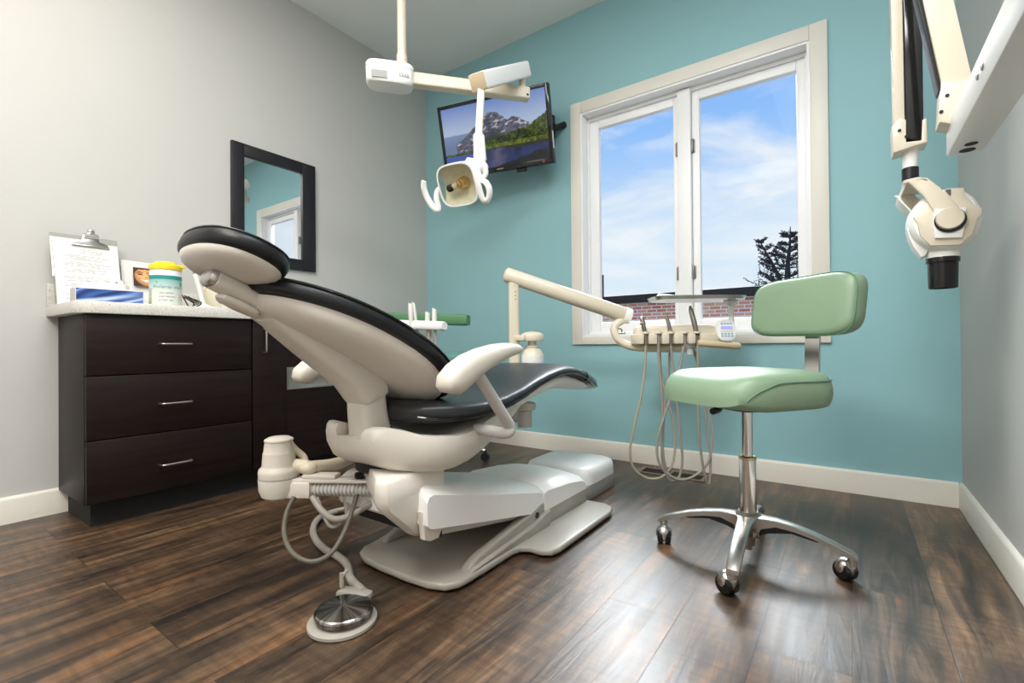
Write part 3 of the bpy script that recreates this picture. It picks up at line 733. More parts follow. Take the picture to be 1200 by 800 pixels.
# lift arm + covers
def crowned(secs, hw, crown=.02, e=6):
    rings = []
    for y, z0, z1 in secs:
        r = []
        n = 12
        for i in range(n + 1):
            f = -1 + 2 * i / n; edge = max(0, abs(f) - .86) / .14
            r.append(V((KX + f * hw, y, z1 + crown * (1 - f * f) - .016 * edge ** 2)))
        r.append(V((KX + hw + .002, y, z0))); r.append(V((KX - hw - .002, y, z0)))
        rings.append(r)
    return B().loft(rings)
b = crowned([(.905, .215, .290), (.912, .206, .304), (.93, .200, .308), (1.2, .142, .238), (1.470, .086, .174), (1.486, .084, .168), (1.492, .085, .16)], .195, .018)
link('arm_cover', b, 'bright_white', dch, 30)
b = crowned([(1.496, .086, .15), (1.500, .084, .164), (1.52, .084, .170), (1.70, .084, .155), (1.80, .084, .140), (1.828, .084, .128), (1.838, .085, .11)], .198, .018)
link('rear_cover', b, 'bright_white', dch, 30)
b = B().prism([(.95, .235), (.955, .180), (.99, .155), (1.36, .085), (1.44, .085), (1.45, .14)], KX - .165, KX + .165, yz, .012, 3)
link('lift_arm', b, 'lgrey_plastic', dch)
b = B().prism([(.945, .19), (.945, .163), (.985, .155), (.985, .182)], KX - .172, KX + .172, yz, .002); link('pivot_slot', b, 'dark_gap', dch)
# knuckle casting
rings = []
for z, yr, hw in ((.170, .915, .142), (.19, .89, .152), (.23, .845, .160), (.275, .795, .164), (.30, .785, .165), (.345, .785, .165), (.356, .792, .160)):
    plan = []
    for x in [KX + hw - 2 * hw * k / 20 for k in range(21)]:
        t = KX + hw - x; y = yr + max(0, t - .035) * .60 + (.012 if t < .012 else .003 if t < .03 else 0)
        plan.append(V((x, min(y, .992), z)))
    plan += [V((KX - hw + .004, 1.005, z)), V((KX + hw - .004, 1.005, z))]
    rings.append(plan)
link('knuckle', B().loft(rings), 'chair_white', dch, 62)
b = B().prism([(.90, .25), (.91, .172), (.935, .160), (.965, .16), (.985, .19), (.985, .26)], KX + .158, KX + .180, yz, .006)
link('knuckle_hook', b, 'chair_white', dch)
link('knuckle_hook', B().prism([(.90, .25), (.91, .172), (.935, .160), (.965, .16), (.985, .19), (.985, .26)], KX - .180, KX - .158, yz, .006), 'chair_white', dch)
link('turntable', B().cyl((KX, .97, .34), (KX, .97, .38), .12, seg=32), 'dark_gap', dch)
# yoke / seat casting
def usec(y, w, zb, zt, slot, zs):
    """U-shaped section, slot half width, slot floor zs"""
    pts = [(-w, zt), (-w - .006, zt - .02), (-w - .002, zb + .03), (-w + .02, zb + .007), (-w + .06, zb), (0, zb), (w - .06, zb), (w - .02, zb + .007), (w + .002, zb + .03), (w + .006, zt - .02), (w, zt), (w - .02, zt + .004), (slot, zt), (slot - .004, zs), (-slot + .004, zs), (-slot, zt), (-w + .02, zt + .004)]
    return [V((KX + a, y, z)) for a, z in pts]
us = [(.800, .098, .420, .466, .058, .450), (.808, .112, .398, .476, .060, .450), (.83, .135, .378, .480, .064, .448), (.86, .165, .362, .472, .068, .446), (.90, .195, .352, .455, .08, .442), (.95, .218, .346, .446, .10, .44), (1.0, .225, .346, .442, .12, .44), (1.06, .226, .354, .450, .13, .44), (1.13, .225, .374, .470, .14, .46), (1.22, .218, .410, .490, .14, .485), (1.35, .20, .468, .520, .13, .515), (1.45, .19, .510, .545, .13, .54)]
link('seat_casting', B().loft([usec(*q) for q in us]), 'chair_white', dch, 45)
link('indicator_badge', B().ell((KX + .03, .835, .4525), (.010, .006, .002)), 'steel', dch)
# seat cushion
def csec(y, hw, z0, z1, n=36, e=3.2, sad=0.0):
    c = (z0 + z1) / 2; r = sring((KX, y, c), Yx, Zz, hw, (z1 - z0) / 2, n, e)
    return [p + V((0, 0, sad * (1 - ((p.x - KX) / hw) ** 2) if p.z > c else 0)) for p in r]
cs = [(.905, .13, .50, .525), (.91, .155, .488, .538), (.925, .18, .480, .546), (.96, .215, .474, .548), (1.02, .242, .470, .545), (1.1, .252, .474, .545), (1.2, .252, .487, .552), (1.3, .248, .510, .568), (1.4, .240, .538, .588), (1.5, .230, .558, .604), (1.6, .218, .568, .614), (1.68, .208, .568, .616), (1.76, .198, .560, .611), (1.85, .186, .540, .595), (1.95, .172, .515, .572), (2.02, .160, .494, .548), (2.055, .150, .484, .533), (2.07, .135, .490, .522)]
link('seat_cushion', B().loft([csec(*q, sad=-.008 if q[0] < 1.4 else .006) for q in cs]), 'seat_vinyl', dch, 60)
b = B()
for s in (-1, 1):
    b.tube([(KX + s * (hw + .001), y, z0 + (z1 - z0) * .30) for y, hw, z0, z1 in cs[1:-1]], .0028, 6, 3)
link('piping', b, 'black_gloss', dch)
fc = [(y, hw + .004, z0 - .004, z1 + .004) for y, hw, z0, z1 in cs[-4:]] + [(2.08, .12, .493, .517)]
fc = [(1.90, .183, .524, .588)] + fc
link('foot_cover', B().loft([csec(*q) for q in fc], cap0=False), 'clear_black', dch, 60)
lr = [(1.18, .20, .43, .50), (1.30, .21, .462, .53), (1.40, .212, .492, .56), (1.50, .208, .510, .58), (1.60, .198, .520, .59), (1.70, .186, .517, .59), (1.80, .173, .507, .57), (1.90, .160, .495, .545), (1.97, .146, .488, .525), (1.985, .13, .495, .515)]
link('leg_rest_shell', B().loft([csec(*q) for q in lr]), 'bright_white', dch, 60)
# backrest
TB = math.radians(28.5); bu = V((0, math.cos(TB), -math.sin(TB))); bn = V((0, math.sin(TB), math.cos(TB)))
def dish(c, a, b_, prof, e=2.4, n=48, u=bu, nn=bn, taper=0.0, bend=0.0):
    rings = []
    for s, o in prof:
        r = []
        for p in sring((0, 0, 0), Yx, u, a * max(s, .002), b_ * max(s, .002), n, e):
            k = p.dot(u) / b_
            r.append(V(c) + V((p.x * (1 + taper * k), p.y, p.z)) + nn * (o + bend * (.72 - k * k - .25 * max(0, k) ** 3)))
        rings.append(r)
    return B().loft(rings)
BC = V((KX, .800, .690))
link('back_shell', dish(BC, .196, .290, [(.97, .004), (1.0, 0), (.993, -.012), (.96, -.026), (.88, -.041), (.72, -.054), (.5, -.061), (.25, -.064), (.0, -.065)], taper=.27, bend=.038), 'chair_white', dch)
bc = link('back_cushion', dish(BC, .210, .307, [(.6, 0), (.95, -.001), (1.0, .003), (1.02, .010), (1.025, .020), (1.01, .033), (.97, .043), (.90, .047), (.6, .040), (.3, .036), (0, .035)], taper=.27, bend=.038), 'black_vinyl', dch)
b = B(); rg = []
for k in range(48):
    pass
ringp = dish(BC, .210, .307, [(1.012, .035), (1.0115, .0351)], taper=.27, bend=.038)
pts = [v.co.copy() for v in ringp.bm.verts][:48]; ringp.bm.free()
b.tube(pts + [pts[0]], .003, 6, 1); link('piping', b, 'black_gloss', bc)
# spine (backrest support)
sp = [(.868, .548, .040, .036), (.866, .552, .050, .047), (.858, .574, .055, .053), (.818, .632, .057, .056), (.752, .682, .058, .056), (.686, .728, .055, .052), (.615, .772, .049, .042), (.585, .789, .043, .032)]
rings = []
for i, (y, z, hw, ht) in enumerate(sp):
    a = V((0, sp[max(i - 1, 0)][0], sp[max(i - 1, 0)][1])); c = V((0, sp[min(i + 1, len(sp) - 1)][0], sp[min(i + 1, len(sp) - 1)][1])); d = (c - a).normalized()
    nrm = Yx.cross(d).normalized()
    rings.append(sring((KX, y, z), Yx, nrm, hw, ht, 40, 4.5))
link('back_support', B().loft(rings), 'chair_white', dch, 50)
rings = []
for y, z, hw, hd_ in ((.880, .425, .052, .052), (.872, .46, .049, .048), (.864, .51, .046, .045), (.860, .55, .045, .043), (.858, .60, .044, .040)):
    rings.append(sring((KX, y, z), Yx, V((0, 1, 0)), hw, hd_, 40, 4.5))
link('support_post', B().loft(rings), 'chair_white', dch, 50)
# headrest
HT = math.radians(21); hu = V((0, math.cos(HT), -math.sin(HT))); hn = V((0, math.sin(HT), math.cos(HT)))
HC = V((KX + .0, .499, .882))
link('headrest_shell', dish(HC, .134, .089, [(.95, .003), (1.0, 0), (.99, -.006), (.93, -.015), (.80, -.023), (.6, -.029), (.3, -.032), (0, -.033)], 2.3, 40, hu, hn), 'chair_white', dch)
hc = link('headrest_cushion', dish(HC, .141, .095, [(.6, 0), (.95, -.001), (1.0, .004), (1.025, .014), (1.02, .026), (.97, .036), (.88, .040), (.5, .039), (0, .038)], 2.3, 40, hu, hn), 'black_vinyl', dch)
rp = dish(HC, .141, .095, [(.985, .0355), (.984, .0356)], 2.3, 40, hu, hn); pts = [v.co.copy() for v in rp.bm.verts][:40]; rp.bm.free()
link('stitching', B().tube(pts + [pts[0]], .0022, 6, 1), 'seat_vinyl', hc)
p0, p1 = HC - hn * .046 - hu * .026, HC - hn * .053 + hu * .088
b = B(); b.loft([sring(p0 + (p1 - p0) * f, Yx, hn, .031 * s, .020 * s, 24, 3.2) for f, s in ((0, .8), (.05, 1), (.95, 1), (1, .8))])
b.cyl(HC - hn * .025, HC - hn * .05, .022, seg=16)
link('headrest_bracket', b, 'chair_white', dch)
link('bracket_end', B().loft([sring(p0 + (p1 - p0) * f, Yx, hn, .0305 * s, .0195 * s, 24, 3.2) for f, s in ((-.12, .55), (-.09, .85), (-.02, 1.0), (.02, .98))]), 'steel', dch)
q0, q1 = HC - hn * .076 - hu * .002, HC - hn * .080 + hu * .088
b = B().loft([sring(q0 + (q1 - q0) * f, Yx, hn, .028 * s, .012 * s, 20, 2.2) for f, s in ((0, .3), (.1, .8), (.5, 1), (.9, .9), (1, .6))])
link('release_lever', b, 'chair_white', dch)
g0 = HC - hn * .066 + hu * .06; g1 = V((KX, .60, .762))
b = B().loft([sring(g0 + (g1 - g0) * f, Yx, hn, .024, .008, 16, 4) for f in (0, 1)]); link('glide_bar', b, 'steel', dch)
# armrests
for s in (1, -1):
    ax = KX + s * .322
    sec = [(.846, .585, .010, .02), (.848, .592, .022, .03), (.858, .603, .034, .036), (.885, .620, .038, .038), (.93, .643, .036, .039), (.98, .661, .031, .039), (1.04, .676, .026, .038), (1.09, .684, .021, .036), (1.13, .686, .015, .031), (1.147, .685, .009, .024), (1.153, .684, .003, .012)]
    rings = []
    for i, (y, z, ht, hw) in enumerate(sec):
        a, c = sec[max(i - 1, 0)], sec[min(i + 1, len(sec) - 1)]; d = V((0, c[0] - a[0], c[1] - a[1])).normalized(); nr = Yx.cross(d)
        rings.append(sring((ax, y, z), Yx, nr, hw, ht, 24, 2.6))
    ar = link('armrest', B().loft(rings), 'arm_white', dch, 60)
    link('arm_post', B().tube([(ax, .945, .645), (ax, 1.00, .585), (ax, 1.075, .503), (ax, 1.108, .467), (ax, 1.108, .450), (ax - s * .012, 1.095, .446), (ax - s * .05, 1.085, .450), (ax - s * .105, 1.085, .452)], [.0165] * 8, 14, 4), 'lgrey_plastic', ar)

ub = thing('utility_box', 'low white floor box with a grey base at the foot end of the dental chair', 'utility box', (KX, 2.07, 0))
link('box_base', B().prism([(KX - .175, 1.905), (KX + .17, 1.905), (KX + .172, 2.19), (KX + .15, 2.235), (KX - .15, 2.235), (KX - .175, 2.2)], 0, .066, lambda u, v, h: V((u, v, h)), .006), 'grey_plastic', ub)
rings = []
for z, f in ((.066, 1.0), (.100, 1.0), (.118, .985), (.130, .95), (.137, .88), (.140, .70)):
    rings.append(sring((KX - .002, 2.07, z), Yx, V((0, 1, 0)), .176 * f, .168 * f, 40, 5.5))
link('lid', B().loft(rings), 'bright_white', ub)

#@@ASSIST
# ---------------------------------------------------------------- assistant's arm at the chair base
CC = V((-1.394, .754, 0))
aa = thing('instrument_stand', 'cream swing arm with tapered pivot canister and ribbed hose at the dental chair base', 'instrument stand', (CC.x, CC.y, .27))
b = B().lathe([(.0, .0), (.030, .002), (.048, .012), (.0555, .032), (.057, .06), (.057, .064)], (CC.x, CC.y, .245))
link('pivot_cup', b, 'chair_white', aa)
b = B().lathe([(.056, .0665), (.057, .082), (.055, .092), (.048, .098), (.0465, .104), (.044, .138), (.0435, .140), (.0422, .142), (.0385, .172), (.0405, .174), (.040, .178), (.030, .184), (0, .186)], (CC.x, CC.y, .245))
link('canister', b, 'arm_white', aa)
link('pivot_ring', B().cyl((CC.x, CC.y, .305), (CC.x, CC.y, .314), .0562, seg=32), 'grey_plastic', aa)
K0 = at(445, 577, 1.40)
hd = (V((K0.x, K0.y, 0)) - V((CC.x, CC.y, 0))).normalized(); hs = V((-hd.y, hd.x, 0))
hz0 = .275
b = B(); L0 = CC + V((0, 0, hz0)); L1 = V((K0.x, K0.y, hz0))
b.prism([(.03, -.028), (.105, -.026), (.105, .026), (.03, .028)], -.022, .026, lambda u, v, h: L0 + hd * u + hs * v + V((0, 0, h)), .006)
b.prism([(.05, -.022), (.255, -.020), (.265, -.012), (.27, 0), (.265, .012), (.255, .020), (.05, .022)], .022, .034, lambda u, v, h: L0 + hd * u + hs * v + V((0, 0, h)), .003)
b.prism([(.08, -.02), (.18, -.02), (.18, .02), (.08, .02)], .034, .046, lambda u, v, h: L0 + hd * u + hs * v + V((0, 0, h)), .003)
link('link_arm', b, 'chair_white', aa)
b = B().cyl(L0 + hd * .245 + V((0, 0, .034)), L0 + hd * .245 + V((0, 0, .050)), .014, seg=18, bev=.003); link('knob', b, 'black_gloss', aa)
prof = []
ln = (L1 - L0).length - .105 + .03
for k in range(20):
    z = ln * k / 20
    prof += [(.0165, z), (.0208, z + ln / 20 * .25), (.0208, z + ln / 20 * .6), (.0165, z + ln / 20 * .85)]
link('ribbed_hose', B().lathe(prof, L0 + hd * .100, hd, 18), 'lgrey_plastic', aa, 20)
b = B(); Q = L0 + hd * (.105 + ln)
for (v0, v1, h0, h1) in ((-.03, .03, .026, .034), (-.03, .03, -.034, -.026), (-.034, -.026, -.034, .034)):
    b.prism([(-.10 if h0 > 0 else -.03, v0), (.03, v0), (.03, v1), (-.10 if h0 > 0 else -.03, v1)], h0, h1, lambda u, v, h: Q + hd * u + hs * v + V((0, 0, h)), .002)
link('hose_bracket', b, 'chair_white', aa)
# upper link, crossing to the far side under the chair, then the instrument holder
U0 = CC + V((0, 0, .345)); U1 = at(362, 548, 1.42); U2 = at(408, 538, 1.58)
b = B().tube([U0 + V((.03, .03, .0)), U1], [.018, .022], 12, 1); b.ell(U1, (.026, .026, .02))
AH = at(503, 382, 2.45)
b.tube([U1, U2, V((-1.58, 1.30, .36)), V((AH.x - .03, AH.y - .12, .40)), V((AH.x, AH.y, .55)), V((AH.x, AH.y, AH.z - .02))], [.020, .020, .020, .02, .018, .016], 14, 5)
b.tube([CC + V((.02, .02, .41)), at(347, 528, 1.45), at(356, 536, 1.46), at(357, 546, 1.45)], .011, 10)
link('swing_tube', b, 'cream', aa)
ha, hb = at(470, 380, 2.45), at(521, 382, 2.40)
link('holder_bar', B().loft([sring(ha + (hb - ha) * f, Zz, V((0, 1, 0)), .024 * s, .028 * s, 20, 3) for f, s in ((0, .8), (.03, 1), (.96, 1), (1, .75))]), 'bright_white', aa)
for i, (px, py, top, lab) in enumerate(((482, 377, 356, 'tallest white suction handpiece in the holder bar behind the chair back'), (488, 377, 355, 'thin grey-tipped syringe leaning beside the tallest suction handpiece'), (501, 377, 366, 'short white suction handpiece in the middle of the holder bar'), (509, 377, 362, 'white angled suction handpiece nearest the free end of the holder bar'))):
    p = at(px, py + 4, 2.42); q = at(px + (-1 if i == 0 else -3 if i == 1 else 0), top, 2.42)
    t = thing('suction_handpiece', lab, 'dental instrument', p, 'handpieces in the assistant holder')
    r = .013 if i != 1 else .008
    link('body', B().tube([p, p + (q - p) * .5, p + (q - p) * .85, q], [r * .8, r, r * .95, r * .7], 10, 2), 'white_plastic', t)
    link('tip', B().cyl(q - (q - p) * .1 + V((-.004, 0, 0)), q + V((-.012, 0, .004)), .006, seg=8), 'lgrey_plastic', t)
    link('hose', B().tube([p - V((0, 0, .0)), p - V((-.01, 0, .10)), p - V((.0, .02, .25)), p - V((.03, .06, .42)), p - V((.05, .30, .52))], .007, 8), 'hose_dark' if i == 1 else 'hose_grey', t)

# hanging tubes from the chair base
b = B(); D = 1.36
b.tube([at(345, 582, 1.36), at(336, 600, 1.33), at(333, 625, 1.27), at(343, 648, 1.22), at(365, 658, 1.2), at(388, 648, 1.22), at(404, 622, 1.27), at(414, 594, 1.33), at(418, 580, 1.36)], .0065, 10)
tag(link('drain_tube', b, 'hose_dark'), 'dark tube hanging in a wide loop under the ribbed hose', 'tube')
b = B().tube([at(366, 582, 1.38), at(377, 598, 1.36), at(392, 608, 1.36), at(410, 604, 1.38), at(428, 594, 1.4), at(440, 586, 1.42)], .009, 10)
tag(link('drain_tube', b, 'hose_grey'), 'thick grey tube sagging in a shallow curve just below the ribbed hose', 'tube')
b = B().tube([at(372, 583, 1.4), at(380, 605, 1.36), at(388, 617, 1.36), at(400, 612, 1.38), at(412, 596, 1.4), at(416, 584, 1.42)], .005, 8)
tag(link('drain_tube', b, 'hose_grey'), 'thin grey tube in a narrow V-shaped loop below the ribbed hose', 'tube')

# foot control
fcx = onz(401.5, 724, .012)
ft = thing('foot_control', 'round chrome foot pedal on a beige rubber ring with its cable', 'foot control', (fcx.x, fcx.y, 0))
link('rubber_ring', B().lathe([(.078, 0), (.084, .003), (.084, .010), (.078, .014), (.0, .015)], (fcx.x, fcx.y, 0), seg=40), 'base_grey', ft)
link('pedal_disc', B().lathe([(.050, .014), (.064, .020), (.071, .024), (.0715, .033), (.0700, .037), (.0665, .0395), (.060, .0405), (.030, .0440), (.006, .0465), (0, .0465)], (fcx.x + .003, fcx.y + .002, 0), seg=64), 'radial_sheen', ft, 16)
fb = V((fcx.x, fcx.y, 0)) + V((-.52, .85, 0)).normalized() * .078
b = B(); fd = V((-.3, .95, 0)).normalized(); fs = V((fd.y, -fd.x, 0))
b.prism([(-.052, -.022), (.05, -.022), (.056, 0), (.05, .022), (.02, .026), (-.05, .022)], .022, .042, lambda u, v, h: V((fb.x, fb.y, h)) + fs * u * .9 + fd * v * .8, .006)
b.cyl(V((fb.x, fb.y, .045)) - fs * .042, V((fb.x, fb.y, .082)) - fs * .042, .006, seg=10); b.tube([V((fb.x, fb.y, .072)) - fs * .042, V((fb.x, fb.y, .090)) - fs * .028 + fd * .01], .005, 8)
link('pedal_housing', b, 'base_grey', ft)
cp = [V((fb.x, fb.y, .035)) + fs * .02 + fd * .01, onz(411, 678, .03), onz(407, 662, .014), onz(395, 651, .013), onz(380, 643, .013), onz(370, 632, .013), onz(367, 619, .013), onz(374, 607, .013), onz(390, 600, .013), onz(420, 594, .013), onz(460, 590, .013), onz(500, 590, .013)]
link('cable', B().tube(cp, [.012] * 12, 10, 4), 'hose_grey', ft)
b = B().tube([onz(395, 598, .02), onz(425, 592, .012), onz(465, 586, .012), onz(500, 584, .012)], .006, 8)
tag(link('floor_cable', b, 'hose_tan'), 'thin beige tube running along the floor to the chair base', 'cable')

#@@DELIV
# ---------------------------------------------------------------- delivery unit
du = thing('delivery_unit', 'cream over-the-patient delivery unit with long arm, instrument head and tray', 'delivery unit', (-1.35, 1.92, .35))
pc = V((-1.350, 1.920, 0))
b = B(); b.loft([sring((pc.x, pc.y, z), CR, V((CF.x, CF.y, 0)), .0265, .024, 28, 3.4) for z in (.36, 1.01)])
link('post', b, 'cream', du)
for k in range(3): link('screw_hole', B().cyl(pc + V((0, 0, .958 - .018 * k)) - CF * .0235 + CR * .008, pc + V((0, 0, .958 - .018 * k)) - CF * .0255 + CR * .008, .0028, seg=8), 'black', du)
bs = at(615, 497, 1.98)
b = B().tube([(pc.x, pc.y, .39), (pc.x, pc.y, .37), (pc.x + .06, pc.y - .10, .36), (bs.x, bs.y, .40)], .024, 12, 4)
b.cyl((bs.x, bs.y, .355), (bs.x, bs.y, .425), .030, seg=24, bev=.003); b.cyl((bs.x, bs.y, .428), (bs.x, bs.y, .458), .046, seg=24, bev=.004); b.cyl((bs.x - .01, bs.y - .02, .45), (bs.x - .01, bs.y - .02, .52), .03, seg=20)
link('pivot_mount', b, 'lgrey_plastic', du)
a0, a1 = at(594, 322, 2.35), at(738, 371, 2.35); ad = (a1 - a0).normalized()
au = V((0, 0, 1)) - ad * ad.z; au.normalize(); asd = ad.cross(au)
b = B().loft([sring(a0 + ad * t, asd, au, .036 * s, .0375 * s, 28, 2.3) for t, s in ((-.014, .55), (-.008, .85), (.0, 1), ((a1 - a0).length - .03, 1), ((a1 - a0).length - .028, .97))])
b.box((pc.x - .02, pc.y - .02, .985), (pc.x + .02, pc.y + .02, 1.03), .004)
link('spring_arm', b, 'cream', du)
Ln = (a1 - a0).length
link('arm_end_cap', B().loft([sring(a0 + ad * t, asd, au, .0375 * s, .039 * s, 28, 2.3) for t, s in ((Ln - .03, 1), (Ln - .004, 1), (Ln + .004, .9), (Ln + .008, .6))]), 'bright_white', du)
DD = 2.25
b = B().tube([at(732, 374, 2.34), at(722, 380, 2.33), at(720, 389, 2.32), at(726, 399, 2.31), at(739, 405.5, 2.30), at(756, 407.5, 2.29), at(790, 408, 2.27), at(805, 407, 2.26)], [.019] * 8, 14, 5)
link('lower_arm', b, 'cream', du)
# bottle
bt = V((-1.279, 1.975, 0))
b = B().lathe([(.056, .716), (.058, .720), (.058, .742), (.054, .750), (.035, .760), (.0, .765)], bt); b.box((pc.x + .01, pc.y - .02, .717), (bt.x, bt.y + .005, .745), .006)
link('bottle_bracket', b, 'cream', du)
b = B().cyl(bt + V((0, 0, .695)), bt + V((0, 0, .718)), .022, seg=20); link('bottle_collar', b, 'steel', du)
b = B().lathe([(.030, .695), (.034, .690), (.034, .683), (.033, .680), (.046, .668), (.052, .652), (.054, .648)], bt); link('bottle_shoulder', b, 'cream', du)
link('water_bottle', B().lathe([(.054, .648), (.0555, .642), (.0555, .50), (.050, .49), (0, .49)], bt), 'white_plastic', du)
# instrument head
hc_ = at(793, 394, DD); hr = V((CR.x, CR.y, 0)).normalized(); hf = -V((CF.x, CF.y, 0)).normalized()
HF = lambda u, v, h: hc_ + hr * u + hf * v + V((0, 0, h))
px2u = lambda px: (px - 793) / FPX * DD
notch = [px2u(p) for p in (754, 769, 783, 799, 813)]
out = [(-.205, -.045), (-.212, -.02), (-.20, .02), (-.19, .04)]
for k, u in enumerate(notch):
    out += [(u - .018, .055), (u - .012, .053), (u - .010, .028), (u, .020), (u + .010, .028), (u + .012, .053), (u + .018, .055)]
out += [(.14, .055), (.175, .05), (.198, .03), (.205, 0), (.20, -.03), (.19, -.045)]
b = B().prism(out, -.036, .012, HF, .006, 2)
rings = []
for h, f in ((.006, 1.0), (.03, .99), (.044, .95), (.052, .85), (.055, .6)):
    rings.append(sring(HF(-.002, -.015, h), hr, hf, .200 * f, .048 * f, 36, 3.2))
b.loft(rings)
link('instrument_head', b, 'cream', du)
for u in notch:
    link('holder_ring', B().lathe([(.0125, 0), (.017, .001), (.0175, .008), (.0165, .010), (.0125, .010), (.0125, 0)], HF(u, .034, .012), V((0, 0, 1)), 18), 'cream', du)
b = B().prism([(.02, -.03), (.09, -.03), (.105, .0), (.085, .02), (.02, .02)], -.055, -.034, HF, .004); b.cyl(HF(.06, 0, -.06), HF(.06, 0, -.085), .018, seg=16)
link('head_mount', b, 'white_plastic', du)
h0, h1 = at(822, 402, 2.2), at(867, 405.5, 2.2)
link('handle', B().tube([h0 - (h1 - h0) * .1, h0, h1 - (h1 - h0) * .05, h1], [.012, .0165, .0165, .012], 14, 1), 'cream_dark', du)
# control pad + tray support
cpn = at(851, 387, 2.2); cn = (hf + V((0, 0, .25))).normalized(); cu_ = hr; cv = cn.cross(cu_); cv = cv if cv.z > 0 else -cv
PF = lambda u, v, h: cpn + cu_ * u + cv * v + cn * h
pad = link('control_pad', B().loft([[PF(p.x, p.y, h) for p in sring((0, 0, 0), (1, 0, 0), (0, 1, 0), .046 * f, .053 * f, 32, 2.5)] for h, f in ((-.022, .8), (-.018, .95), (0, 1), (.004, .97), (.006, .92))]), 'bright_white', du)
b = B().tube([HF(.19, 0, 0), HF(.22, -.01, -.002), PF(0, -.01, -.015)], .013, 12, 3); link('pad_arm', b, 'bright_white', du)
link('display', B().prism([(-.026, .002), (.028, .002), (.028, .018), (-.026, .018)], .006, .0072, PF), 'lcd', pad)
def key(u, v, w_, h_, m_): link('key_button', B().prism([(u, v), (u + w_, v), (u + w_, v + h_), (u, v + h_)], .006, .0076, PF), m_, pad)
for i in range(4):
    for j in range(2): key(-.028 + i * .015, -.032 + j * .011, .010, .007, 'blue_btn')
    key(-.024 + i * .014, .027, .009, .007, 'blue_btn')
for i in range(5): key(-.028 + i * .012, -.009, .008, .006, 'yellow_btn')
tq = at(857, 378, 2.24); tz = .903
b = B().cyl(tq + V((0, 0, -.01)), V((tq.x, tq.y, tz - .012)), .013, seg=16); b.cyl(V((tq.x, tq.y, tz - .03)), V((tq.x, tq.y, tz - .008)), .022, seg=16)
b.box((-.03, -.02, tz - .012), (.03, .02, tz - .004), .003, mtx=Matrix.Translation((tq.x, tq.y, 0)))
link('tray_support', b, 'bright_white', du)
tc_ = at(815, 351, 2.24)
TF = lambda u, v, h: V((tc_.x, tc_.y, tz)) + hr * u + hf * v + V((0, 0, h))
rings = [[TF(p.x, p.y, h) for p in sring((0, 0, 0), (1, 0, 0), (0, 1, 0), .212 * f, .115 * f2, 40, 4)] for h, f, f2 in ((.004, .90, .88), (-.004, .94, .92), (-.004, .97, .96), (.006, 1.0, 1.0), (.012, 1.01, 1.02), (.012, 1.0, 1.0), (.006, .97, .96), (.001, .94, .92))]
trm = thing('instrument_tray', 'shallow steel instrument tray held above the instrument head in front of the window', 'tray', (tc_.x, tc_.y, tz - .004))
link('tray_pan', B().loft(rings[1:]), 'steel', trm)
b = B(); rk = random.Random(9)
r1 = [TF(-.12 + .07 * math.cos(a) * (1 + .2 * rk.random()), .02 + .05 * math.sin(a), .002) for a in [2 * PI * k / 12 for k in range(12)]]
r2 = [TF(-.125 + .055 * math.cos(a), .02 + .035 * math.sin(a), .014 + .016 * max(0, -math.cos(a)) + .004 * rk.random()) for a in [2 * PI * k / 12 for k in range(12)]]
b.loft([r1, r2]); tag(link('paper_wrap', b, 'paper'), 'crumpled white paper wrap lying on the instrument tray', 'paper')
pk = B().prism([(.135, -.05), (.205, -.04), (.20, .06), (.14, .05)], .002, .008, TF, .001)
tag(link('sterile_pouch', pk, mat('pale_blue_pouch', (.45, .58, .80), .5, noise=.1)), 'flat pale blue pouch at the end of the instrument tray', 'pouch')

def hpiece(u, pts, rad, label, m_='dull_steel', tipm=None, nm='handpiece'):
    t = thing(nm, label, 'dental instrument', HF(u, .034, -.03), 'handpieces on the delivery head')
    P_ = [HF(*p) for p in pts]
    link('body', B().tube(P_, rad, 12, 3), m_, t)
    return t
def hose(pxs, d0, d1, m_, parent=None, r=.0058):
    n = len(pxs); pts = [at(p[0], p[1], d0 + (d1 - d0) * (i / (n - 1)) - .0 * i) for i, p in enumerate(pxs)]
    b = B().tube(pts, r, 10, 5)
    return link('hose', b, m_, parent) if parent else b
t = hpiece(notch[0], [(notch[0], .034, -.06), (notch[0], .034, .0), (notch[0] - .008, .032, .05), (notch[0] - .014, .03, .082), (notch[0] - .022, .03, .088)], [.006, .008, .011, .010, .006], 'short grey three-way syringe in the first holder of the instrument head')
link('button', B().box(HF(notch[0] - .02, .04, .06) - V((.006,) * 3), HF(notch[0] - .02, .04, .06) + V((.006,) * 3), .002), 'dull_steel', t)
hose([(756.5, 405), (756, 430), (751, 465), (743, 500), (738.5, 525), (741, 545), (752, 557), (765, 561), (778, 557), (788, 543), (791, 520), (788, 490), (781, 465), (775, 440), (773, 406)], 2.19, 2.30, 'hose_tan', t)
t = hpiece(notch[2], [(notch[2], .034, -.06), (notch[2], .034, 0), (notch[2] - .006, .032, .05), (notch[2] - .016, .03, .09), (notch[2] - .020, .03, .105)], [.006, .008, .010, .007, .003], 'slim grey handpiece with pointed tip in the middle holder')
link('chuck', B().cyl(HF(notch[2], .034, .008), HF(notch[2] - .003, .033, .03), .012, .011, 14), 'tan_text', t)
hose([(786, 405), (789, 430), (793, 470), (797, 510), (799.5, 535), (798, 553), (792, 563), (783, 560), (777, 545), (776, 520), (778, 490), (781, 460), (784, 430), (785, 406)], 2.19, 2.30, 'hose_grey', t)
t = hpiece(notch[4], [(notch[4], .034, -.06), (notch[4], .034, 0), (notch[4] - .008, .03, .06), (notch[4] - .020, .024, .115), (notch[4] - .024, .022, .135), (notch[4] - .020, .022, .142)], [.006, .011, .0125, .011, .006, .003], 'tall silver handpiece rising highest from the instrument head')
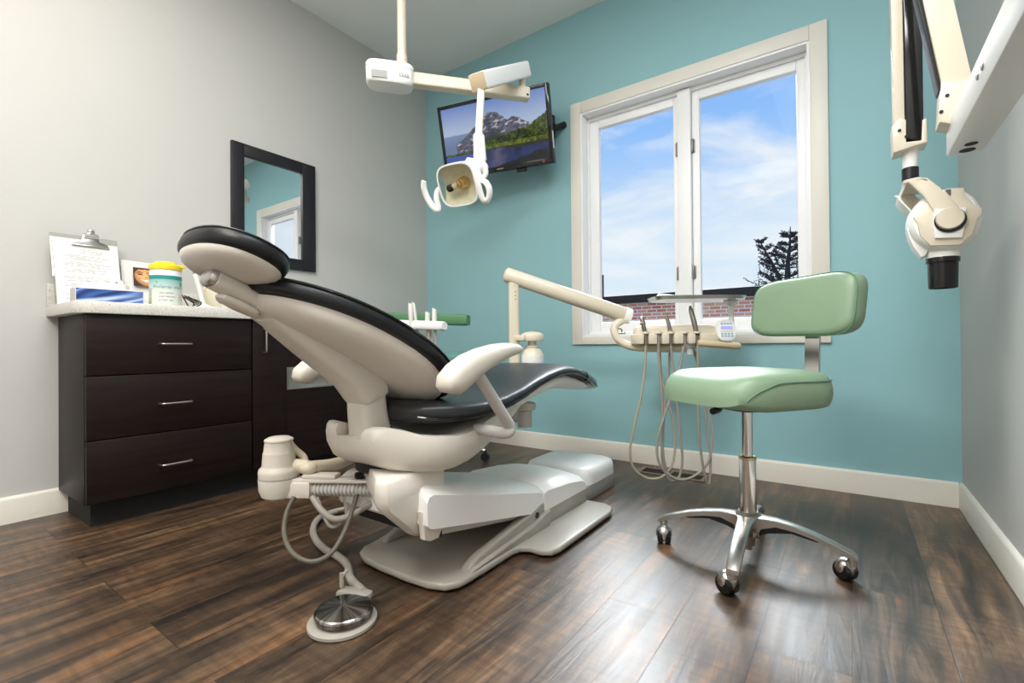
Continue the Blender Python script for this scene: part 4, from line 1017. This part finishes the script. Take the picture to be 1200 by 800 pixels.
link('collar', B().cyl(HF(notch[4], .034, .004), HF(notch[4], .034, .018), .0135, seg=14), 'black', t)
hose([(817.5, 405), (818, 430), (818, 470), (819, 505), (822, 535), (826, 556), (829.5, 567), (832, 560), (832.5, 535), (829, 510), (826, 480), (822, 450), (818, 425), (812, 406)], 2.19, 2.30, 'hose_grey', t)
b = hose([(771.5, 404), (773, 430), (776, 465), (777, 500), (777, 530), (781, 550), (790, 561), (796, 563)], 2.19, 2.28, 'hose_grey')
b.tube([HF(notch[1], .034, -.06), HF(notch[1], .034, -.012), HF(notch[1], .034, .012)], [.006, .007, .006], 10, 1)
tag(link('instrument_hose', b, 'hose_grey'), 'grey hose hanging from the empty second holder of the instrument head', 'hose')
b = hose([(801, 405), (797, 430), (788, 460), (776, 495), (770, 520), (772, 541), (783, 556), (799, 562), (816, 556), (830, 541), (835, 515), (833, 490), (829, 465), (823, 440), (816, 420), (811, 407)], 2.17, 2.30, 'hose_grey')
b.tube([HF(notch[3], .034, -.06), HF(notch[3], .034, -.012), HF(notch[3], .034, .016)], [.006, .008, .007], 10, 1)
tag(link('instrument_hose', b, 'hose_grey'), 'grey hose looping widely from the empty fourth holder of the instrument head', 'hose')

#@@LIGHT
# ---------------------------------------------------------------- dental light
J0 = at(457, 92, 2.22); J1 = at(612, 106, 2.38); lz = 1.962
J0.z = lz; J1.z = lz
dl = thing('dental_light', 'cream ceiling-mounted dental operating light on a jointed arm above the chair', 'dental light', (J0.x, J0.y, ZC))
pp = at(471, 60, 2.24)
b = B().cyl((pp.x, pp.y, lz + .03), (pp.x, pp.y, ZC), .021, seg=24); b.cyl((pp.x, pp.y, lz + .03), (pp.x, pp.y, lz + .105), .025, seg=24)
b.cyl((pp.x, pp.y, ZC - .03), (pp.x, pp.y, ZC), .07, seg=24)
link('ceiling_pole', b, 'cream', dl)
jx = CR; jd = V((J1.x - J0.x, J1.y - J0.y, 0)).normalized(); js = V((-jd.y, jd.x, 0))
JF = lambda u, v, h: V((J0.x, J0.y, lz)) + jd * u + js * v + V((0, 0, h))
rings = [[JF(p.x, p.y, h) for p in sring((0, 0, 0), (1, 0, 0), (0, 1, 0), .108 * f, .060 * f, 36, 4)] for h, f in ((-.056, .86), (-.050, .94), (-.036, .99), (.0, 1.0), (.016, 1.0))]
link('junction_box', B().loft(rings), 'bright_white', dl)
rings = [[JF(p.x, p.y, h) for p in sring((0, 0, 0), (1, 0, 0), (0, 1, 0), .110 * f, .062 * f, 36, 4)] for h, f in ((.016, 1.0), (.030, .99), (.039, .94), (.042, .86))]
link('box_cover', B().loft(rings), 'bright_white', dl)
link('printed_plate', B().prism([(-.082, -.0615), (-.012, -.0615), (-.012, -.0585), (-.082, -.0585)], -.045, -.012, JF), 'grey_plastic', dl)
for k in range(4):
    link('symbol', B().prism([(.040 + k * .012, -.0615), (.048 + k * .012, -.0615), (.048 + k * .012, -.0585), (.040 + k * .012, -.0585)], -.030, -.016, JF), 'grey_plastic', dl)
AL = (V((J1.x, J1.y, 0)) - V((J0.x, J0.y, 0))).length
b = B().prism([(.09, -.026), (AL + .03, -.026), (AL + .035, -.02), (AL + .035, .02), (AL + .03, .026), (.09, .026)], -.037, .022, JF, .008, 3)
b.cyl(JF(AL, 0, .02), JF(AL, 0, .10), .017, seg=18)
link('horizontal_arm', b, 'cream', dl)
link('end_screw', B().cyl(JF(AL + .02, -.0255, -.02), JF(AL + .02, -.028, -.02), .006, seg=10), 'black', dl)
S0 = JF(AL - .008, 0, .108); S1 = at(564, 95, 2.06)
sd = (S1 - S0); SL = sd.length; sd.normalize(); su = (V((0, 0, 1)) - sd * sd.z).normalized(); ss = sd.cross(su)
SF = lambda u, v, h: S0 + sd * u + ss * v + su * h
b = B().prism([(-.03, -.040), (SL + .03, -.040), (SL + .03, .040), (-.03, .040)], -.036, .036, SF, .01, 3)
link('spring_arm', b, 'bright_white', dl)
link('arm_end_cap', B().prism([(SL + .028, -.037), (SL + .035, -.037), (SL + .035, .037), (SL + .028, .037)], -.034, .034, SF, .003), 'cream_dark', dl)
d0 = S1 + V((0, 0, -.03)); dtop = at(562, 108, 2.02)
b = B(); D0 = V((S1.x, S1.y, S1.z - .03)); D1 = at(561, 158, 2.02)
b.loft([sring(D0 + (D1 - D0) * f, CR, V((CF.x, CF.y, 0)), .016, .013, 20, 3.5) for f in (0, 1)])
link('drop_arm', b, 'cream', dl)
D2 = at(562.5, 186, 2.02); D3 = at(564, 196, 2.0)
b = B().loft([sring(D1 + (D2 - D1) * f, CR, V((CF.x, CF.y, 0)), w_, w_ * .8, 24, 3.2) for f, w_ in ((0, .020), (.06, .024), (.7, .026), (1.0, .028), (1.15, .022))])
b.ell(D3, (.03, .03, .025))
link('handle_sleeve', b, 'bright_white', dl)
LC = at(537, 216, 2.02)
ln_ = (V((0, 0, .70)) + V((-.70, .55, 0)) - LC); ln_ = (-CF * .80 - CR * .25 - V((0, 0, .42))).normalized()
lr_ = (CR - ln_ * CR.dot(ln_)); lr_ = (lr_ + V((0, 0, .22))).normalized(); lr_ = (lr_ - ln_ * lr_.dot(ln_)).normalized(); lu_ = ln_.cross(lr_); lu_ = lu_ if lu_.z > 0 else -lu_
LF = lambda u, v, h: LC + lr_ * u + lu_ * v + ln_ * h
# curved reflector: section in v is an arc bowed backwards
rings = []
for i in range(13):
    u = -.078 + .156 * i / 12; k = 1 - .18 * (u / .078) ** 2
    f = [LF(u, v * k, -.060 * (1 - (v / .085) ** 2) * (1 - .5 * (u / .085) ** 2) - .0) for v in [-.085 + .17 * j / 12 for j in range(13)]]
    bk = [LF(u, v * k, -.065 * (1 - (v / .085) ** 2) * (1 - .5 * (u / .085) ** 2) - .006) for v in [.085 - .17 * j / 12 for j in range(13)]]
    rings.append(f + bk)
link('reflector', B().loft(rings), 'gold_glass', dl)
b = B()
rr_ = []
for h, f in ((.010, 1.0), (.016, 1.0), (.016, .93), (.010, .93)):
    rr_.append([LF(p.x, p.y, h) for p in sring((0, 0, 0), (1, 0, 0), (0, 1, 0), .086 * f, .088 * f, 40, 3.6)])
b.loft(rr_ + [rr_[0]], False, False); b.loft([[LF(p.x, p.y, h) for p in sring((0, 0, 0), (1, 0, 0), (0, 1, 0), .086, .088, 40, 3.6)] for h in (-.012, .010)], False, False)
link('shield_rim', b, 'bright_white', dl)
M['shield'] = glass_mat('clear_lamp_shield', (.97, .97, .95), .5)
link('clear_shield', B().loft([[LF(p.x, p.y, h) for p in sring((0, 0, 0), (1, 0, 0), (0, 1, 0), .082, .084, 32, 3.6)] for h in (.012, .014)]), 'shield', dl)
b = B().cyl(LF(.012, .0, -.058), LF(0, .0, -.012), .026, .020, 20, .004); b.cyl(LF(0, 0, -.012), LF(-.012, .0, -.006), .018, .014, 16, .002)
link('bulb_housing', b, 'amber', dl)
link('bulb_cap', B().cyl(LF(-.042, -.01, -.016), LF(-.046, -.011, .003), .016, .015, 18, .003), 'black_gloss', dl)
b = B(); b.tube([LF(-.03, -.008, -.010), LF(-.018, -.004, -.012), LF(.0, 0, -.02)], .013, 12, 1); link('bulb_stem', b, 'cream', dl)
# yoke and handles
b = B()
b.tube([D3, LF(.052, .075, -.03), LF(.082, .052, -.012), LF(.094, .02, -.005), LF(.094, -.005, 0)], [.024, .018, .015, .015, .016], 14, 5, flat=1.2)
b.tube([D3 + V((.01, 0, -.01)), LF(.118, .05, -.03), LF(.125, .02, -.02), LF(.094, -.004, -.004)], [.016, .012, .011, .012], 12, 4)
link('yoke', b, 'bright_white', dl)
b = B(); b.tube([LF(.084, .068, .004), LF(.090, .03, .012), LF(.094, -.02, .016), LF(.100, -.07, .018), LF(.112, -.085, .016), LF(.128, -.07, .01), LF(.135, -.04, .006), LF(.125, -.012, .004), LF(.105, .0, .002)], [.008, .009, .010, .009, .009, .009, .010, .010, .009], 12, 5, flat=1.5)
link('grip_handle', b, 'bright_white', dl)
b = B(); b.tube([LF(-.084, -.002, 0), LF(-.100, -.012, .006), LF(-.110, -.04, .012), LF(-.108, -.078, .018), LF(-.114, -.086, .020), LF(-.126, -.078, .022), LF(-.140, -.052, .022), LF(-.149, -.018, .022), LF(-.150, .016, .022), LF(-.144, .038, .022), LF(-.142, .042, .022)], [.008, .009, .0095, .009, .009, .010, .010, .009, .009, .008, .004], 12, 5, flat=1.4)
link('grip_handle', b, 'bright_white', dl)

#@@XRAY
# ---------------------------------------------------------------- x-ray unit
xr = thing('xray_unit', 'cream wall-mounted dental x-ray machine with folding arm at the right wall', 'x-ray machine', (.30, 1.0, 1.2))
def oy(px, py, Y):
    r = at(px, py, 1) - CAM; return CAM + r * (Y / r.y)
def PY(Y): return lambda u, v, h: oy(u, v, Y) + V((0, h, 0))
BX0, BX1, BZ0, BZ1, BYE = .204, .272, 1.160, 1.236, 1.600
link('wall_beam', B().box((BX0, .10, BZ0), (BX1, BYE, BZ1), .004), 'bright_white', xr)
link('wall_plate', B().box((BX1 - .02, .12, BZ0 - .05), (XR - .0005, .42, BZ1 + .12), .006), 'bright_white', xr)
for yy, r in ((BYE - .030, .015), (BYE - .075, .012)):
    link('pivot_hole', B().lathe([(0, 0), (r, 0), (r, .0014), (0, .0014)], ((BX0 + BX1) / 2, yy, BZ0 - .001), (0, 0, 1), 20), 'dark_gap', xr)
for yy in (BYE - .36, BYE - .40):
    link('bolt', B().lathe([(0, 0), (.008, 0), (.008, .002), (.004, .003), (0, .003)], (BX0, yy, 1.20), (-1, 0, 0), 16), 'dull_steel', xr)
YL = 1.535
JB = oy(1122, 118, YL + .035)
link('joint_stem', B().cyl((JB.x - .003, JB.y, BZ1 - .005), (JB.x - .003, JB.y, JB.z), .013, seg=18), 'bright_white', xr)
b = B().prism([(1103, 95), (1143, 92), (1142, 100), (1133, 136), (1114, 145), (1101, 143)], 0, .07, PY(YL), .004)
link('lower_joint', b, 'cream', xr)
for q in ((1110, 112), (1103, 131)):
    c = oy(*q, YL); link('joint_bolt', B().cyl(c + V((0, .002, 0)), c - V((0, .002, 0)), .004, seg=12), 'black', xr)
def link_arm(nm, p_low, p_up, m_, y0, y1, parent=xr):
    """bar whose outline on the plane Y is given by two pixel spans, continued upwards to the elbow"""
    (a0, a1, ay), (b0, b1, by) = p_low, p_up
    k = (-190 - ay) / (by - ay)
    c0, c1 = a0 + (b0 - a0) * k, a1 + (b1 - a1) * k
    return link(nm, B().prism([(a0, ay), (a1, ay), (c1, -190), (c0, -190)], y0, y1, PY(YCUR), .003), m_, parent)
YCUR = YL
link_arm('lower_link', (1104, 1142, 97), (1082, 1119, 0), 'cream', .006, .064)
link_arm('cable_channel', (1100.5, 1104.5, 104), (1076, 1082.5, 0), 'black', .010, .060)
YCUR = YU = 1.815
b = B().prism([(1045, 148), (1055, 138), (1062, 140), (1062, 166), (1080, 164), (1081, 140), (1086, 138), (1087, 166), (1068, 172), (1047, 179)], 0, .075, PY(YU), .003)
link('upper_joint', b, 'cream', xr)
for q in ((1054, 153), (1062, 160)):
    c = oy(*q, YU); link('joint_bolt', B().cyl(c + V((0, .002, 0)), c - V((0, .002, 0)), .0045, seg=12), 'black', xr)
link_arm('upper_link', (1047.5, 1061, 150), (1044, 1058, 0), 'cream', .008, .066)
link_arm('cable_channel', (1062, 1083, 162), (1058.5, 1081, 0), 'black_gloss', .006, .062)
YCUR = 1.67
ea, eb = oy(1064, -190, YU + .035), oy(1062, -190, YL + .035)
link('top_elbow', B().tube([ea, ea + V((0, 0, .05)), eb + V((0, 0, .05)), eb], .045, 14, 3), 'cream', xr)
YN = 1.855
n0, n1, n2_ = oy(1066.5, 172, YN), oy(1066.5, 197, YN), oy(1067, 211, YN)
link('neck', B().cyl(n0, n1, .021, .0175, 22), 'bright_white', xr)
link('neck_collar', B().cyl(n1, V((n1.x, n1.y, n2_.z)), .0205, .0205, 22, .002), 'black', xr)
# yoke: two cheeks bridged under the collar
YH = 1.790
front = [(1060, 212), (1075, 208.5), (1086, 209.5), (1101, 221), (1119, 239), (1129, 250), (1128, 262), (1117, 269), (1104, 266), (1096, 252), (1082, 231), (1068, 218)]
b = B().prism(front, -.012, .0, PY(YH), .002); link('yoke_cheek', b, 'cream', xr)
back = [(1060, 212), (1075, 208.5), (1086, 209.5), (1101, 221), (1119, 239), (1129, 250), (1128, 262), (1117, 269), (1104, 266), (1096, 252), (1082, 231), (1068, 218)]
b = B().prism([(x - 9, y + 4) for x, y in back], .135, .147, PY(YH), .002); link('yoke_cheek', b, 'cream', xr)
p0_, p1_ = oy(1060, 211, YH - .012), oy(1088, 208.5, YH - .012)
b = B().loft([[p + V((0, y, dz)) for y, dz in ((0, 0), (.155, .0), (.155, -.007), (0, -.007))] for p in (p0_ + V((-.002, 0, -.001)), p0_ * .5 + p1_ * .5 + V((0, 0, .002)), p1_)])
link('yoke_bridge', b, 'cream', xr)
l0, l1, l2 = oy(1060, 213, YH - .004), oy(1052.5, 230, YH + .02), oy(1070, 251, YH + .03)
b = B().loft([[p, p + V((0, .10, 0)), p + V((.006, .10, -.002)), p + V((.006, 0, -.002))] for p in (l0, l1, l1 + V((.001, 0, -.01)), l2)])
link('yoke_side', b, 'bright_white', xr)
# tube head
hc0 = oy(1108, 256, YH)
def drum(prof):
    return B().loft([[V((hc0.x + rx * math.cos(a), YH + y, hc0.z + rz * math.sin(a))) for a in [2 * PI * k / 48 for k in range(48)]] for y, rx, rz in prof])
link('tube_head', drum(((.002, .066, .078), (.010, .074, .084), (.035, .080, .089), (.068, .082, .090), (.10, .078, .086), (.125, .064, .076), (.132, .05, .06))), 'bright_white', xr)
b = B().prism([(1070, 255), (1075, 253), (1086, 238), (1100, 228), (1110, 221), (1129, 220), (1132, 229), (1143, 241), (1151, 244), (1151, 251), (1145, 257), (1140, 274), (1125, 287), (1090, 288), (1078, 276), (1075, 262)], -.004, .012, PY(YH), .003)
link('face_plate', b, 'cream', xr)
b = B().prism([(1094, 246), (1131, 244), (1131, 262), (1127, 279), (1095, 280), (1092, 266)], -.014, .0, PY(YH), .003)
link('pivot_plate', b, 'bright_white', xr)
pv = oy(1113.5, 258, YH - .014)
link('angle_scale', B().lathe([(0, 0), (.034, 0), (.034, .004), (0, .004)], pv, (0, -1, 0), 36), 'black', xr)
pv2 = oy(1113, 256, YH - .018)
link('pivot_cap', B().lathe([(0, 0), (.030, 0), (.030, .008), (.028, .011), (0, .011)], pv2, (0, -1, 0), 36), 'cream', xr)
b = B().prism([(1072, 259), (1064, 266), (1067, 278), (1072, 288), (1081, 300), (1087, 297), (1092, 286), (1080, 276)], .03, .085, PY(YH), .004)
link('side_housing', b, 'bright_white', xr)
link('warning_mark', B().prism([(1107, 223), (1114, 222), (1114, 230), (1111, 228)], -.0055, -.004, PY(YH)), 'black_text', xr)
c0 = oy(1104.5, 290, YH + .055)
link('cone_collar', B().lathe([(0, 0), (.030, 0), (.036, .012), (.0375, .03), (.0375, .046), (0, .046)], (c0.x, c0.y, c0.z + .016), (0, 0, -1), 32), 'bright_white', xr)
link('cone', B().lathe([(.0375, 0), (.038, .002), (.038, .014), (.0345, .0155), (.033, .088), (.030, .088), (.029, .02), (0, .02)], (c0.x, c0.y, c0.z - .030), (0, 0, -1), 32), 'black_gloss', xr)

#@@STOOL
# ---------------------------------------------------------------- operator stool
SC = V((-.271, 1.690, 0)); tb_ = math.radians(20)
n2 = (V((CR.x, CR.y, 0)) * math.cos(tb_) + V((CF.x, CF.y, 0)) * math.sin(tb_)).normalized(); t2_ = V((n2.y, -n2.x, 0))
st = thing('operator_stool', 'sage green vinyl stool with backrest on a four-legged chrome caster base', 'stool', SC)
Q2 = lambda u, v, h: SC + n2 * u + t2_ * v + V((0, 0, h))     # u toward the back, v toward the near side
rings = []
for z, f, f2 in ((.502, .90, .90), (.507, .955, .955), (.525, .99, .985), (.545, 1.0, 1.0), (.565, .995, .995), (.585, .975, .975), (.600, .93, .93), (.610, .84, .84), (.615, .66, .66), (.617, .35, .35)):
    r = []
    for p in sring((0, 0, 0), (1, 0, 0), (0, 1, 0), .209 * f, .197 * f2, 48, 4.2):
        fr_ = max(0, (-p.x - .10) / .105); r.append(Q2(p.x - .012, p.y, z - (.030 * fr_ ** 2 if z > .54 else -.0) + (.0 if z > .52 else .010 * fr_)))
    rings.append(r)
seat = link('seat', B().loft(rings), 'green_vinyl', st, 60)
for s in (1, -1):
    rp_ = [p for p in sring((0, 0, 0), (1, 0, 0), (0, 1, 0), .2055, .1935, 96, 4.2) if p.y * s > .0 and p.x > -.06]
    rp_.sort(key=lambda p: p.x - abs(p.y) * .5)
    b = B().tube([Q2(-.170, s * .150, .508), Q2(-.180, s * .170, .530), Q2(-.165, s * .186, .556), Q2(-.11, s * .1935, .577)] + [Q2(p.x - .012, p.y, .585) for p in rp_[::3]], .0022, 6, 3)
    link('piping', b, 'green_seam', seat)
b = B().box((-.10, -.07, .490), (.10, .07, .507), .004, 2, Matrix(((n2.x, t2_.x, 0, SC.x), (n2.y, t2_.y, 0, SC.y), (0, 0, 1, 0), (0, 0, 0, 1))))
b.cyl(Q2(0, 0, .48), Q2(0, 0, .495), .045, seg=20)
link('seat_plate', b, 'black', st)
link('height_lever', B().tube([Q2(-.05, -.02, .497), Q2(-.13, .03, .500), Q2(-.16, .045, .499)], .005, 8, 2), 'steel', st)
link('lever_grip', B().tube([Q2(-.150, .040, .499), Q2(-.165, .048, .498), Q2(-.195, .060, .496)], [.009, .011, .010], 10, 2), 'black', st)
b = B()
rings = []
for u, z in ((.02, .499), (.10, .499), (.20, .499), (.25, .503), (.282, .525), (.292, .56), (.296, .66), (.302, .78), (.306, .84)):
    rings.append((u, z))
R_ = []
for i, (u, z) in enumerate(rings):
    a, c = rings[max(i - 1, 0)], rings[min(i + 1, len(rings) - 1)]; d = V((c[0] - a[0], c[1] - a[1])).normalized(); nx_, nz_ = -d.y * .004, d.x * .004
    R_.append([Q2(u + nx_, -.026, z + nz_), Q2(u + nx_, .026, z + nz_), Q2(u - nx_, .026, z - nz_), Q2(u - nx_, -.026, z - nz_)])
link('back_bar', B().loft(R_), 'chrome', st)
# backrest
bkr = []
for k, (o, f) in enumerate(((-.046, .80), (-.042, .92), (-.034, .975), (-.022, 1.0), (0, 1.0), (.022, 1.0), (.034, .975), (.042, .92), (.046, .80))):
    r = []
    for p in sring((0, 0, 0), (1, 0, 0), (0, 1, 0), .186 * (f if f > .9 else f + .06), .100 * f, 48, 4.6):
        r.append(Q2(.266 + o * 0.9 + .17 * p.y - .28 * (p.x ** 2), p.x * 1.02 + .003, .822 + p.y * (1 + .25 * max(0, p.x))))
    bkr.append(r)
bk = link('backrest', B().loft(bkr), 'green_vinyl', st, 60)
pp2 = [Q2(.266 - .026 + .17 * p.y - .28 * (p.x ** 2), p.x * 1.02 + .003, .822 + p.y * (1 + .25 * max(0, p.x))) for p in sring((0, 0, 0), (1, 0, 0), (0, 1, 0), .1865, .1005, 48, 4.6)]
link('piping', B().tube(pp2 + [pp2[0]], .002, 6, 1), 'green_seam', bk)
link('post', B().cyl(Q2(0, 0, .26), Q2(0, 0, .485), .0165, seg=24), 'chrome', st)
link('post_collar', B().cyl(Q2(0, 0, .322), Q2(0, 0, .336), .027, seg=24, bev=.004), mat('brass_collar', (.62, .50, .30), .25, 1.0, noise=.05), st)
link('column', B().cyl(Q2(0, 0, .14), Q2(0, 0, .325), .0255, seg=28), 'chrome', st)
b = B().lathe([(.020, .05), (.022, .08), (.034, .095), (.042, .115), (.038, .150), (.028, .158)], SC, seg=28); link('hub', b, 'dull_steel', st)
link('spindle', B().cyl(Q2(0, 0, .035), Q2(0, 0, .09), .012, seg=14), 'dull_steel', st)
for k, ang in enumerate((180, 270, 0, 90)):
    a = math.radians(ang + 1); d = V((math.cos(a), math.sin(a), 0)); s = V((-d.y, d.x, 0)); RL = .272
    secs = [(.018, .150, .034, .070), (.040, .148, .025, .034), (.08, .147, .021, .020), (.13, .139, .0195, .017), (.18, .126, .0190, .016), (.23, .108, .0185, .016), (RL, .090, .018, .016), (RL + .014, .080, .016, .012)]
    rings = []
    for r, zt, hw, th in secs:
        c = SC + d * r
        rings.append([c + s * -hw + V((0, 0, zt - .004)), c + s * (-hw * .7) + V((0, 0, zt)), c + s * (hw * .7) + V((0, 0, zt)), c + s * hw + V((0, 0, zt - .004)), c + s * hw + V((0, 0, zt - th)), c + s * -hw + V((0, 0, zt - th))])
    lg = link('leg', B().loft(rings), 'steel', st, 45)
    # underside web
    web = B().loft([[SC + d * r + s * -.010 + V((0, 0, zt - .012)), SC + d * r + s * .010 + V((0, 0, zt - .012)), SC + d * r + s * .010 + V((0, 0, zb)), SC + d * r + s * -.010 + V((0, 0, zb))] for r, zt, zb in ((.02, .135, .082), (.06, .138, .100), (.12, .130, .112), (.19, .114, .100))])
    link('leg_web', web, 'black', lg)
    ca = a + (1.9, -2.2, 2.4, .6)[k]
    cd = V((math.cos(ca), math.sin(ca), 0)); cax = V((-cd.y, cd.x, 0)); cp_ = SC + d * RL
    wc_ = cp_ + cd * .022 + V((0, 0, .028))
    cst = link('caster', B().cyl(cp_ + V((0, 0, .05)), cp_ + V((0, 0, .08)), .012, seg=14).ell(wc_ + V((0, 0, .008)) , (.027, .027, .029)).tube([cp_ + V((0, 0, .055)), wc_ + V((0, 0, .016))], [.014, .020], 10, 1), 'steel', lg)
    wb_ = B()
    for s2 in (-1, 1):
        wb_.lathe([(.012, 0), (.024, .001), (.028, .005), (.028, .012), (.024, .018), (.010, .021)], wc_ + cax * (s2 * .003), cax * s2, 24)
    link('wheel', wb_, 'black_gloss', lg)

# assistant stool behind the chair
S2 = V((-2.03, 2.16, 0))
as_ = thing('assistant_stool', 'green assistant stool with a padded torso bar, partly hidden behind the dental chair', 'stool', S2)
rings = [sring((S2.x, S2.y, z), Yx, V((0, 1, 0)), .20 * f, .19 * f, 40, 2.6) for z, f in ((.57, .9), (.58, .98), (.61, 1.0), (.635, .98), (.648, .9), (.652, .6))]
link('seat', B().loft(rings), mat('teal_green_vinyl', (.16, .36, .33), .4, noise=.04), as_)
e1 = at(549, 375, 2.76); e0_ = at(440, 372, 3.0); dd_ = (e1 - e0_).normalized()
arc = [e0_ + (e1 - e0_) * f + V((.06, .10, 0)) * (-(1 - (2 * f - 1) ** 2)) * 0 for f in (0, .03, .97, 1)]
link('torso_bar', B().loft([sring(p, V((-dd_.y, dd_.x, 0)), Zz, .030 * s, .034 * s, 20, 4) for p, s in zip(arc, (.85, 1, 1, .85))]), 'green_dark', as_)
link('bar_support', B().tube([(S2.x, S2.y, .555), (S2.x - .14, S2.y + .04, .556), (e0_.x + .08, e0_.y + .0, .60), (e0_.x + .08, e0_.y, e0_.z - .03)], .012, 10), 'chrome', as_)
link('column', B().cyl((S2.x, S2.y, .08), (S2.x, S2.y, .575), .02, seg=20), 'chrome', as_)
for k in range(5):
    a = 2 * PI * k / 5 + .3; d = V((math.cos(a), math.sin(a), 0))
    lg = link('leg', B().tube([S2 + V((0, 0, .10)), S2 + d * .12 + V((0, 0, .095)), S2 + d * .25 + V((0, 0, .062))], [.02, .016, .012], 10), 'steel', as_)
    link('caster', B().cyl(S2 + d * .25 + V((-d.y * .012, d.x * .012, .026)), S2 + d * .25 + V((d.y * .012, -d.x * .012, .026)), .026, seg=18).cyl(S2 + d * .25 + V((0, 0, .03)), S2 + d * .25 + V((0, 0, .065)), .008, seg=10), 'black', lg)

# floor vent
vt = thing('floor_vent', 'tan metal floor register set in the floor by the back baseboard', 'vent', (-.77, 2.56, 0))
VX0, VX1, VY0, VY1 = -.955, -.60, 2.495, 2.625
b = B(); ring_frame(b, 0, VX1 - VX0, 0, VY1 - VY0, .022, .022, .02, .02, 0, .005, .001)
b.box((.022 + 12 * .0119, 0, .02), (.034 + 12 * .0119, .005, VY1 - VY0 - .02))
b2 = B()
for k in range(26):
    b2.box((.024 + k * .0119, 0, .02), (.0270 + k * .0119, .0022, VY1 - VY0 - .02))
for q_ in (b, b2):
    bmesh.ops.transform(q_.bm, matrix=Matrix(((1, 0, 0, VX0), (0, 0, 1, VY0), (0, 1, 0, 0.0008), (0, 0, 0, 1))), verts=q_.bm.verts)
    bmesh.ops.recalc_face_normals(q_.bm, faces=q_.bm.faces)
link('louvres', b2, mat('slot_shade_slats', (.045, .033, .022), .5, .3, noise=.1), vt)  # slats coloured dark to carry the shade of the slots between them
link('register_grille', b, 'vent', vt)
link('duct_shade', B().box((VX0 + .01, VY0 + .01, .0), (VX1 - .01, VY1 - .01, .0012)), 'dark_gap', vt)  # flat dark sheet on the floor standing in for shade under the grille

#@@LIGHTS
# ---------------------------------------------------------------- light
def area(name, loc, rot, sx, sy, power, color=(1, 1, 1)):
    l = bpy.data.lights.new(name, 'AREA'); l.shape = 'RECTANGLE'; l.size = sx; l.size_y = sy; l.energy = power; l.color = color
    o = bpy.data.objects.new(name, l); col.objects.link(o); o.location = loc; o.rotation_euler = rot; return o
area('ceiling_key_fill', (-1.70, .25, ZC - .03), (0, 0, 0), .6, 1.2, 27, (1, .94, .85))
area('ceiling_key_fill', (-.20, .60, ZC - .03), (0, 0, 0), .6, 1.2, 41, (.90, .95, 1))  # added unseen fill: lifts the back wall and right-facing sides, cool like daylight
area('ceiling_key_fill', (-.75, -.85, ZC - .03), (0, 0, 0), 1.2, .6, 80, (1, .97, .92))  # added unseen fill behind the camera, brightens the faces turned towards it
sun = bpy.data.lights.new('sun', 'SUN'); sun.energy = 9.0; sun.angle = math.radians(30); sun.color = (.92, .96, 1.0)
so = bpy.data.objects.new('sun', sun); col.objects.link(so); so.location = (0, 10, 10)
sel = math.radians(39); sdir = V((-.36 * math.cos(sel), .933 * math.cos(sel), math.sin(sel))).normalized()
so.rotation_euler = sdir.to_track_quat('Z', 'Y').to_euler()
wd = bpy.data.worlds.new('sky'); sc.world = wd; wd.use_nodes = True
nt = wd.node_tree; L = nt.links; bg = nt.nodes['Background']
tc = N(nt, 'ShaderNodeTexCoord'); sep = N(nt, 'ShaderNodeSeparateXYZ'); L.new(tc.outputs['Generated'], sep.inputs[0])
r = ramp(nt, [(0.0, (.30, .30, .30)), (0.50, (.30, .30, .30)), (.505, (.86, .93, 1.0)), (.60, (.68, .84, 1.0)), (.70, (.30, .55, 1.0)), (.9, (.14, .34, .85))])
mr_ = N(nt, 'ShaderNodeMapRange'); mr_.inputs['From Min'].default_value = -1; L.new(sep.outputs['Z'], mr_.inputs[0]); L.new(mr_.outputs[0], r.inputs[0])
mp = N(nt, 'ShaderNodeMapping'); mp.inputs['Scale'].default_value = (2.0, 2.0, 6.0); mp.inputs['Rotation'].default_value = (0, .25, .3); L.new(tc.outputs['Generated'], mp.inputs[0])
nn = N(nt, 'ShaderNodeTexNoise'); nn.inputs['Scale'].default_value = 1.5; nn.inputs['Detail'].default_value = 7; nn.inputs['Roughness'].default_value = .55; nn.inputs['Distortion'].default_value = .4; L.new(mp.outputs[0], nn.inputs['Vector'])
cr = ramp(nt, [(.42, (0, 0, 0)), (.64, (1, 1, 1))]); L.new(nn.outputs['Fac'], cr.inputs[0])
mx = N(nt, 'ShaderNodeMix', data_type='RGBA'); mx.inputs[7].default_value = (.96, .98, 1.0, 1); L.new(cr.outputs[0], mx.inputs[0]); L.new(r.outputs[0], mx.inputs[6])
L.new(mx.outputs[2], bg.inputs['Color']); bg.inputs['Strength'].default_value = 1.0
sc.view_settings.view_transform = 'Standard'; sc.view_settings.look = 'None'; sc.view_settings.exposure = 0.0; sc.view_settings.gamma = 1.0
